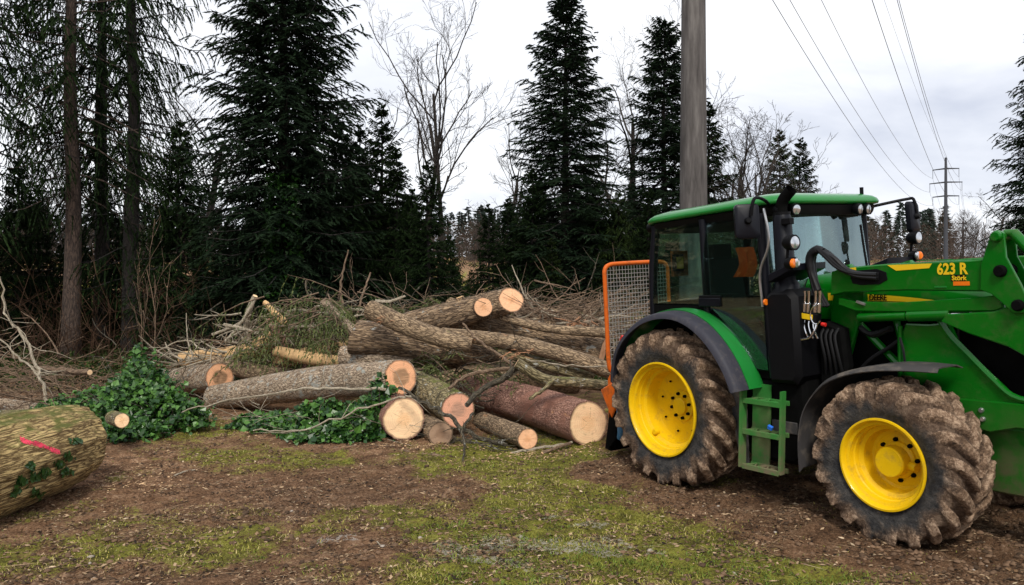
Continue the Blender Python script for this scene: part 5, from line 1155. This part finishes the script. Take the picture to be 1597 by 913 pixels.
    # pillars lamps on side arms: headlamp over indicator
    for sg in (-1, 1):
        y = sg * 1.0
        lamp((1.70, y, 2.555), .068, (1, sg * .05, 0), 'headlamp', depth=.12)
        ind = MB().tube(np.array([(1.60, y, 2.365), (1.64, y, 2.365), (1.69, y, 2.365)]), [.04, .055, .058], 20).build('indicator', M['black'], T)
        MB().tube(np.array([(1.69, y + sg * .022, 2.365), (1.70, y + sg * .022, 2.365), (1.708, y + sg * .02, 2.365)]), [.044, .042, .03], 18).build('amber_lens', M['amber'], ind)
        MB().tube(np.array([(1.691, y - sg * .02, 2.365), (1.701, y - sg * .02, 2.365), (1.709, y - sg * .018, 2.365)]), [.044, .042, .03], 18).build('clear_lens', M['lens'], ind)
        pt(MB().tube(np.array([(1.60, y, 2.33), (1.62, y, 2.47), (1.62, y, 2.55)]), .014, 8), 'lamp_bracket', 'black')
        pt(MB().prism([(1.40, 2.19), (1.40, 2.27), (1.66, 2.36), (1.66, 2.30)], *sorted((sg * .50, sg * 1.02)), bev=.01), 'lamp_arm', 'steelblack')
    # ---- mirrors
    for sg in (-1, 1):
        arm = smoothpath([(1.24, sg * .76, 2.90), (1.36, sg * .95, 2.96), (1.46, sg * 1.2, 2.99), (1.46, sg * 1.26, 2.95), (1.44, sg * 1.27, 2.82)], 16) if sg < 0 else smoothpath([(1.30, sg * .70, 2.90), (1.42, sg * .90, 2.94), (1.56, sg * 1.04, 2.97), (1.62, sg * 1.07, 2.96), (1.64, sg * 1.09, 2.80)], 16)
        pt(MB().tube(arm, .016, 8), 'mirror_arm', 'black')
        c = (1.38, -1.26, 2.775) if sg < 0 else (1.60, 1.07, 2.78)
        mr = MB(); q = outline(-.115 if sg < 0 else -.10, .115 if sg < 0 else .10, .165, .04, 5); n = len(q); V = []
        for dz, s in ((-.035, .82), (-.02, .97), (.02, 1.0), (.03, .96)): V.append(np.stack([np.full(n, dz), q[:, 0] * s, q[:, 1] * s], 1))
        F = [[k * n + i, k * n + (i + 1) % n, (k + 1) * n + (i + 1) % n, (k + 1) * n + i] for k in range(3) for i in range(n)] + [list(range(n))[::-1], [3 * n + i for i in range(n)]]
        V = np.concatenate(V); V[:, 0] *= -1; F = [f_[::-1] for f_ in F]
        m_ = mr.add(V, F).build('mirror', M['steelblack'], T, ang=40); m_.location = c; m_.rotation_euler = (0, -.06, (-.62 if sg < 0 else .12))
        k_ = MB().tube(np.array([(.02, 0, 0), (.06, 0, 0), (.075, 0, 0)]), [.035, .032, .02], 12).build('mirror_pivot', M['black'], m_)
    # grab rail by the door
    pt(MB().tube(smoothpath([(1.28, -.90, 2.90), (1.35, -.93, 2.66), (1.33, -.93, 2.5), (1.22, -.92, 2.28), (1.22, -.90, 1.95)], 18), .013, 8), 'grab_rail', 'steel')
    # ---- exhaust
    pt(MB().prism([(1.30, 1.22), (1.28, 2.06), (1.36, 2.12), (1.56, 2.12), (1.64, 2.05), (1.66, 1.30), (1.60, 1.22)], -.95, -.58, bev=.05), 'exhaust_box', 'black')
    ex = MB().tube(np.array([(1.44, -.80, 2.08), (1.44, -.80, 2.16), (1.43, -.80, 2.2), (1.41, -.80, 2.80), (1.41, -.80, 2.84)]), [.13, .115, .095, .088, .075], 24); pt(ex, 'exhaust_stack', 'steelblack')
    pt(MB().tube(smoothpath([(1.41, -.80, 2.82), (1.41, -.80, 2.92), (1.45, -.80, 2.99), (1.53, -.80, 3.06)], 10), .056, 18, cap=False), 'exhaust_tip', 'dark')
    pt(MB().tube(np.array([(1.41, -.80, 2.83), (1.41, -.80, 2.855)]), .082, 20), 'exhaust_clamp', 'black')
    pt(MB().box((1.52, -.86, 2.76), (.10, .07, .06)), 'stack_bracket', 'black')
    pt(MB().lathe([(.001, 0), (.03, 0), (.03, .02), (.001, .02)], 8, 'x', (1.30, -.96, 2.0)), 'side_marker', 'amber')
    # ---- rear mudguards
    prof = [(-.80, 1.08), (-.78, 1.22), (-.70, 1.44), (-.52, 1.65), (-.25, 1.82), (.05, 1.905), (.35, 1.90), (.62, 1.80), (.85, 1.62), (1.02, 1.41), (1.12, 1.22), (1.15, 1.15)]
    sp = smoothpath([(a, 0, b) for a, b in prof], 40)
    for sg in (-1, 1):
        def band(cross, name, mat, sl=slice(None), th=.012):
            g = []
            for k, p in enumerate(sp[sl]):
                f = k / max(1, len(sp[sl]) - 1); row = []
                for (yy, dn, grow) in cross:
                    cxy = np.array([p[0] - .12, p[2] - .85]); cxy /= np.linalg.norm(cxy); row.append((p[0] - cxy[0] * dn, sg * yy, p[2] - cxy[1] * dn))
                g.append(row)
            g = np.array(g); g = g[::-1] if sg > 0 else g
            pt(MB().sheet(g, th), name, mat, ang=50)
        band([(1.235, .085, 0), (1.225, .04, 0), (1.19, .018, 0), (1.12, .010, 0), (1.05, .006, 0)], 'mudguard_extension', 'fendergrey')
        band([(1.055, -.004, 0), (.98, -.012, 0), (.90, -.010, 0), (.84, .0, 0), (.80, .03, 0)], 'mudguard', 'green_clean', slice(4, None))
        pt(MB().prism([(-.62, 1.0), (-.6, 1.4), (-.3, 1.75), (.1, 1.85), (.5, 1.8), (.85, 1.5), (1.0, 1.2), (.95, 1.0)], *sorted((sg * .70, sg * .76))), 'mudguard_wall', 'dark')
        pt(MB().box((-.62, sg * 1.1, 1.57), (.05, .10, .07), (0, .6, 0)), 'tail_lamp', 'red')
    # ---- steps
    for sg in (-1, 1):
        st = MB(); y0, y1 = sg * .98, sg * 1.04; a, b = sorted((y0, y1))
        st.prism([(1.03, 1.16), (1.055, 1.16), (1.0, .36), (.97, .36)], a - (.0 if sg > 0 else .02), b); st.prism([(1.50, 1.16), (1.525, 1.16), (1.47, .36), (1.44, .36)], a, b)
        st.prism([(1.04, 1.18), (1.26, 1.18), (1.20, .36), (.98, .36)], *sorted((sg * .86, sg * .875)))
        pt(st, 'step_frame', 'green_mud')
        for z, xa, xb in ((1.03, 1.045, 1.49), (.72, 1.025, 1.47), (.37, 1.0, 1.445)):
            sp_ = MB(); sp_.box(((xa + xb) / 2, sg * 1.03, z), (xb - xa, .03, .05)); sp_.box(((xa + xb) / 2, sg * .90, z), (xb - xa, .02, .045))
            for q in range(6): sp_.box((xa + (xb - xa) * (q + .5) / 6, sg * .965, z + .012), (.014, .14, .016), (0, 0, .5 if q % 2 else -.5))
            pt(sp_, 'step_tread', 'green_mud')
        pt(MB().box((1.38, sg * .80, .78), (.3, .1, .12)), 'tool_box', 'mudgrey')
        pt(MB().prism([(.72, 1.22), (.98, 1.18), (.98, .36), (.88, .30)], *sorted((sg * .90, sg * .915)), bev=.003), 'mud_flap', 'mudgrey')
        # front mudguard
        fp = smoothpath([(a_, 0, b_) for a_, b_ in ((1.76, .50), (1.76, .80), (1.83, 1.08), (2.02, 1.31), (2.27, 1.43), (2.55, 1.49), (2.80, 1.505), (3.02, 1.50))], 30); g = []
        for k, p in enumerate(fp):
            f = k / 29; w = 1 - .55 * max(0, (f - .72) / .28) ** 1.3; g.append([(p[0], sg * yy, p[2] - dn) for yy, dn in ((.66 + .0 * f, .03), (.75, .0), (.95, -.004), (.95 + .14 * w, .0), (.95 + .19 * w, .035))])
        g = np.array(g); g = g if sg > 0 else g[::-1]; pt(MB().sheet(g, .010), 'front_mudguard', 'mudgrey', ang=60)
    pt(MB().box((1.33, -.99, .79), (.05, .03, .04), (.3, .4, .2)), 'blue_rag', 'blue')
    # ---- front loader
    for sg in (-1, 1):
        y0, y1 = sorted((sg * .60, sg * .735))
        pt(MB().prism([(1.86, 2.05), (1.88, 2.27), (2.02, 2.305), (2.4, 2.325), (3.14, 2.335), (3.28, 2.345), (3.38, 2.26), (3.36, 2.12), (3.28, 2.085), (2.6, 2.095), (2.0, 2.075)], y0, y1, bev=.012), 'loader_arm', 'green')
        pt(MB().prism([(1.92, 1.965), (1.93, 2.03), (2.1, 1.995), (2.5, 1.99), (3.1, 2.03), (3.34, 2.06), (3.36, 1.96), (3.30, 1.935), (2.5, 1.91), (2.1, 1.91)], *sorted((sg * .64, sg * .705)), bev=.008), 'levelling_rod', 'green')
        pt(MB().tube(np.array([(2.10, sg * .67, 1.845), (2.12, sg * .67, 1.85), (2.56, sg * .67, 1.875), (2.565, sg * .67, 1.875)]), [.03, .042, .042, .03], 16), 'lift_cylinder', 'green')
        pt(MB().tube(np.array([(2.57, sg * .67, 1.876), (2.58, sg * .67, 1.876), (2.94, sg * .67, 1.895)]), [.03, .05, .05], 16), 'lift_cylinder_barrel', 'green')
        pt(MB().tube(np.array([(2.94, sg * .67, 1.895), (3.1, sg * .67, 1.9)]), .022, 10), 'cylinder_rod', 'chrome')
        # knee bracket with pins
        pt(MB().prism([(3.225, 2.10), (3.235, 2.30), (3.305, 2.50), (3.325, 2.545), (3.365, 2.56), (3.415, 2.53), (3.425, 2.35), (3.525, 2.14), (3.575, 2.0), (3.545, 1.93), (3.465, 1.92), (3.385, 2.0), (3.305, 2.07)], *sorted((sg * .735, sg * .76)), bev=.006), 'knee_plate', 'green')
        pt(MB().prism([(3.225, 2.10), (3.235, 2.30), (3.305, 2.50), (3.365, 2.56), (3.415, 2.53), (3.425, 2.35), (3.525, 2.14), (3.575, 2.0), (3.465, 1.92), (3.305, 2.07)], *sorted((sg * .575, sg * .60)), bev=.006), 'knee_plate', 'green')
        for (px_, pz_, pr_) in ((3.365, 2.51, .032), (3.385, 2.245, .036), (3.505, 1.985, .034)):
            pt(MB().lathe([(.001, sg * .80), (pr_, sg * .80), (pr_ * 1.3, sg * .785), (pr_ * 1.3, sg * .55)], 18, 'y', (px_, 0, pz_)), 'pin', 'green' if pz_ > 2.4 else 'dark', ang=30)
        pt(MB().tube(np.array([(3.38, sg * .67, 2.53), (3.44, sg * .67, 2.53), (3.68, sg * .67, 2.24), (4.1, sg * .67, 1.75)]), [.03, .04, .04, .03], 14), 'tilt_cylinder', 'green')
        pt(MB().tube(np.array([(4.1, sg * .67, 1.75), (4.45, sg * .67, 1.35)]), .022, 10), 'tilt_rod', 'chrome')
        pt(MB().prism([(2.88, 1.84), (2.92, 1.90), (3.3, 1.93), (3.5, 2.0), (3.7, 1.90), (4.6, .75), (4.62, .45), (4.45, .42), (4.0, 1.2), (3.6, 1.55), (3.4, 1.66), (3.1, 1.75)], *sorted((sg * .615, sg * .72)), bev=.01), 'front_arm', 'green')
        # mast and bracing
        pt(MB().prism([(1.66, 1.22), (1.70, 1.9), (1.80, 2.30), (1.92, 2.33), (2.06, 2.20), (2.07, 2.0), (1.98, 1.75), (1.88, 1.45), (1.82, 1.16)], *sorted((sg * .46, sg * .52)), bev=.012), 'mast', 'green')
        pt(MB().prism([(2.44, 1.20), (2.42, 1.60), (2.50, 1.80), (2.70, 1.80), (2.88, 1.82), (2.94, 1.68), (3.04, 1.57), (3.36, 1.27), (3.60, 1.22), (3.6, 1.16)], *sorted((sg * .55, sg * .60)), bev=.012), 'side_guard', 'green')
        pt(MB().tube(smoothpath([(2.80, sg * .61, 1.86), (2.90, sg * .61, 1.71), (3.04, sg * .61, 1.57), (3.22, sg * .61, 1.39), (3.38, sg * .61, 1.26), (3.62, sg * .61, 1.23)], 20), .026, 8), 'guard_rim', 'green')
        pt(MB().tube(np.array([(2.46, sg * .61, 1.78), (2.44, sg * .61, 1.22)]), .02, 6), 'guard_rib', 'green')
        pt(MB().prism([(2.9, 1.20), (2.95, 1.0), (3.2, .96), (3.4, 1.02), (3.7, 1.03), (3.7, 1.22)], *sorted((sg * .58, sg * .63)), bev=.008), 'front_bracket', 'green')
        for q in ((3.14, 1.13), (3.15, 1.06)): pt(MB().lathe([(.001, sg * .652), (.016, sg * .652), (.022, sg * .64), (.022, sg * .62)], 10, 'y', (q[0], 0, q[1])), 'bracket_bolt', 'steel')
        pt(MB().prism([(3.0, .45), (2.95, .98), (3.75, 1.0), (3.8, .6), (3.6, .45)], *sorted((sg * .40, sg * .52)), bev=.02), 'front_frame', 'green')
    pt(MB().tube(np.array([(3.55, -.67, 1.75), (3.55, .67, 1.75)]), .07, 16), 'cross_tube', 'green')
    # bucket in front of the loader arms
    bp = [(4.45, .12), (4.40, .75), (4.50, .95), (4.56, .93), (4.50, .72), (4.54, .22), (4.66, .14), (5.35, .10), (5.37, .075), (4.62, .07)]
    pt(MB().prism(bp, -1.1, 1.1), 'bucket', 'green')
    pt(MB().box((2.16, -.715, 1.985), (.09, .02, .022), (0, .3, 0)), 'latch', 'steel')
    pt(MB().box((2.86, -.738, 2.345), (.30, .004, .006)), 'weld_bead', 'green_clean'); pt(MB().box((2.90, -.738, 2.125), (.10, .006, .012)), 'grip_lug', 'green_clean')
    for k in range(9): pt(MB().box((2.35 + .06 * k, -.365, 1.62 + .0 * k), (.012, .02, .30)), 'engine_fin', 'mudgrey')
    pt(MB().tube(smoothpath([(1.9, -.50, 1.25), (2.1, -.52, 1.45), (2.35, -.50, 1.62), (2.5, -.48, 1.78)], 14), .02, 8), 'engine_hose', 'hose')
    pt(MB().tube(smoothpath([(1.95, -.46, 1.75), (2.1, -.48, 1.68), (2.3, -.48, 1.74)], 10), .03, 8), 'engine_pipe', 'hose')
    for sg in (-1, 1):
        pt(MB().tube(np.array([(1.92, sg * .44, 1.80), (2.45, sg * .44, 1.30)]), .035, 8), 'frame_strut', 'green'); pt(MB().tube(np.array([(2.30, sg * .42, 1.84), (2.46, sg * .44, 1.25)]), .03, 8), 'frame_strut', 'green')
    # decals
    mb = MB().prism([(2.44, 2.315), (2.52, 2.265), (2.81, 2.28), (2.835, 2.318)], -.7385, -.7365); pt(mb, 'arm_stripe', 'decal', smooth=False)
    mb = MB().prism([(1.98, 2.292), (2.14, 2.304), (2.14, 2.275), (2.05, 2.262)], -.7385, -.7365); pt(mb, 'arm_stripe', 'decal', smooth=False)
    for body, size, loc_, mt, bold in (('623 R', .125, (2.875, -.738, 2.228), 'decal', .004), ('Störk', .052, (2.995, -.739, 2.178), 'decal', .0015)):
        me = text_mesh(body, size, .001, bold); me.materials.append(M[mt]); o = bpy.data.objects.new('lettering', me); col.objects.link(o); o.parent = T; o.rotation_euler = (math.pi / 2, 0, 0); o.location = loc_; o.scale = (.82, 1, .8) if body == '623 R' else (1, 1, 1)
    pt(MB().prism([(2.985, 2.17), (2.985, 2.222), (3.105, 2.222), (3.105, 2.17)], -.7375, -.7365), 'sticker', 'black', smooth=False)
    pt(MB().prism([(3.005, 2.135), (3.005, 2.168), (3.135, 2.168), (3.135, 2.135)], -.7385, -.7365), 'sticker', 'amber', smooth=False)
    # lettering on the door
    for body, size, loc_, rot in (('dorn.ch', .115, (.705, -.848, 1.79), .80), ('079', .10, (1.0, -.848, 1.50), .65)):
        me = text_mesh(body, size, .001, .003); me.materials.append(M['black']); o = bpy.data.objects.new('door_lettering', me); col.objects.link(o); o.parent = T; o.rotation_euler = (math.pi / 2, rot, 0); o.location = loc_
    pt(MB().prism([(1.66, 1.20), (1.66, 1.70), (1.74, 1.80), (1.92, 1.74), (1.96, 1.40), (1.90, 1.20)], -.66, -.53, bev=.03), 'mast_shade_block', 'dark')  # dark box added over the lower mast, standing in for the shade there
    for k in range(4): pt(MB().tube(smoothpath([(1.72 + .05 * k, -.64, 1.74), (1.72 + .05 * k, -.70, 1.66), (1.76 + .05 * k, -.70, 1.45), (1.70 + .07 * k, -.62, 1.22)], 12), .014, 6), 'mast_shade_hose', 'hose')  # dark hoses added with the box to deepen the mast's shade
    # hoses
    for k in range(6):
        dy = -.80 + .03 * (k % 3); dz = .022 * (k // 3)
        hp = [(1.78 + .012 * k, dy, 1.95), (1.74, dy, 2.12), (1.68 + dz, dy, 2.36), (1.74 + dz, dy, 2.475 + .015 * (k % 2)), (1.86, dy, 2.45 - dz), (2.0, dy, 2.33 - dz), (2.16, dy, 2.235 + dz * .8), (2.36, dy + .03, 2.205 + dz * 1.4)]
        pt(MB().tube(smoothpath(hp, 40), .019 + .003 * (k % 2), 8), 'hose', 'hose')
    pt(MB().tube(smoothpath([(1.77, -.785, 2.10), (1.70, -.785, 2.30), (1.71, -.785, 2.43), (1.79, -.785, 2.48), (1.84, -.785, 2.46)], 24), [.036] * 6 + [.042] * 12 + [.034] * 6, 12, rough=.12, seed=3), 'hose_sleeve', 'hose')
    pt(MB().tube(smoothpath([(1.85, -.785, 2.43), (1.95, -.785, 2.39), (2.05, -.785, 2.30), (2.16, -.785, 2.24)], 20), .030, 12, rough=.15, seed=4), 'hose_sleeve', 'hose')
    pt(MB().prism([(2.10, 2.16), (2.08, 2.22), (2.14, 2.275), (2.34, 2.285), (2.43, 2.255), (2.44, 2.19), (2.36, 2.15), (2.18, 2.145)], -.742, -.736, bev=.002), 'hose_opening', 'black', smooth=False)
    # hydraulic multi coupler
    pt(MB().box((1.70, -.82, 1.86), (.20, .08, .075), (0, .12, 0)), 'coupler_block', 'black')
    pt(MB().box((1.70, -.864, 1.862), (.12, .008, .05), (0, .12, 0)), 'coupler_label', 'decal')
    for k in range(4):
        x = 1.635 + .045 * k + (.03 if k > 1 else 0)
        f = MB(); f.tube(np.array([(x, -.82, 1.90), (x + .01, -.82, 1.98), (x + .012, -.82, 1.985), (x + .02, -.82, 2.06), (x + .02, -.82, 2.1)]), [.022, .022, .014, .014, .018], 10); pt(f, 'fitting', 'chrome')
    for k in range(3):
        x = 1.645 + .05 * k; pt(MB().tube(smoothpath([(x, -.82, 1.83), (x - .005, -.83, 1.78), (x + .02, -.84, 1.71), (x + .035, -.83, 1.66)], 8), .010, 8), 'coupler_pipe', 'chrome')
    for x in (1.60, 1.80):
        th = np.linspace(.3, 4.4, 16); pt(MB().tube(np.stack([x + .055 * np.cos(th + 1.2), np.full(16, -.87), 1.88 + .085 * np.sin(th + 1.2)], 1), .007, 6), 'coupler_guard', 'chrome')
    pt(MB().tube(np.array([(1.84, -.84, 1.795), (1.88, -.84, 1.79)]), .018, 10), 'red_cap', 'red')
    pt(MB().tube(smoothpath([(1.80, -.86, 1.80), (1.79, -.88, 1.74), (1.74, -.89, 1.67), (1.66, -.89, 1.65), (1.58, -.89, 1.63)], 14), .012, 8), 'coupler_lever', 'chrome')
    pt(MB().tube(np.array([(1.58, -.89, 1.63), (1.46, -.89, 1.48)]), .017, 10), 'lever_grip', 'steelblack')
    pt(MB().tube(smoothpath([(2.46, -.62, 1.68), (2.50, -.64, 1.58), (2.51, -.64, 1.48), (2.53, -.63, 1.40)], 8), .012, 6), 'brake_line', 'hose')
    # windscreen wiper, aerial
    pt(MB().tube(np.array([(1.30, .64, 2.93), (1.30, .64, 3.12)]), .02, 8), 'aerial', 'black')
    pt(MB().tube(smoothpath([(1.40, .45, 2.72), (1.42, .48, 2.4), (1.44, .52, 2.1)], 8), .012, 6), 'wiper', 'black')
    return T
tractor()

# ------------------------------------------------------------------ forestry winch on the three point hitch
def winch():
    W = thing('forestry_winch', 'orange forestry winch with wire mesh guard behind the tractor', 'winch', (TO[0], TO[1], 1.15 * math.sin(ROLL)))
    W.rotation_euler = (Matrix.Rotation(math.atan2(FY, FX), 3, 'Z') @ Matrix.Rotation(ROLL, 3, 'X')).to_euler()
    x = -1.6
    fr = [(x, -.36, 1.02), (x, -.46, 1.03), (x, -.545, 1.12), (x, -.55, 1.6), (x, -.55, 2.22), (x, -.545, 2.35), (x, -.48, 2.415), (x, -.3, 2.43), (x, .3, 2.43), (x, .48, 2.415), (x, .545, 2.35), (x, .55, 2.22), (x, .55, 1.6), (x, .55, 1.1)]
    MB().tube(smoothpath(fr, 70), .028, 12).build('guard_frame', M['orange'], W)
    ys = np.arange(-.51, .52, .051); zs = np.arange(1.1, 2.40, .052)
    for y in ys: MB().tube(np.array([(x + .008, y, z + .0) for z in np.linspace(1.02, 2.42, 3)]), .0042, 4, cap=False).build('mesh_wire', M['wire'], W)
    for z in zs: MB().tube(np.array([(x - .004, -.55, z), (x + .004, 0, z), (x - .004, .55, z)]), .0042, 4, cap=False).build('mesh_wire', M['wire'], W)
    MB().prism([(-1.68, .25), (-1.66, .95), (-1.58, 1.05), (-1.0, 1.0), (-.98, .35), (-1.1, .2)], -.55, .55, bev=.03).build('winch_body', M['orange'], W)
    MB().prism([(-1.54, .84), (-1.30, .96), (-1.22, .9), (-1.26, .62), (-1.34, .50), (-1.42, .62)], -.76, -.70, bev=.02).build('blade_cheek', M['orange'], W)
    MB().prism([(-1.40, .56), (-1.27, .62), (-1.28, .25), (-1.44, .10)], -.745, -.71, bev=.01).build('blade_foot', M['dark'], W)
    MB().prism([(-1.56, .82), (-1.30, .96), (-1.22, .9), (-1.30, .25), (-1.46, .08), (-1.50, .1), (-1.38, .55)], .70, .76, bev=.02).build('blade_cheek', M['orange'], W)
    MB().prism([(-1.55, .08), (-1.42, .6), (-1.34, .62), (-1.44, .06)], -.72, .72, bev=.01).build('push_blade', M['dark'], W)
    MB().tube(smoothpath([(-1.12, -.80, 1.0), (-1.08, -.84, .95), (-1.06, -.84, .7), (-1.06, -.84, .4), (-1.1, -.82, .3)], 20), [.05] * 20, 10).build('blue_hook', M['blueiron'], W)
    MB().tube(np.array([(-1.0, -.4, .62), (-.2, -.42, .62)]), .04, 10).build('lower_link', M['dark'], W)
    MB().tube(np.array([(-1.0, .4, .62), (-.2, .42, .62)]), .04, 10).build('lower_link', M['dark'], W)
winch()
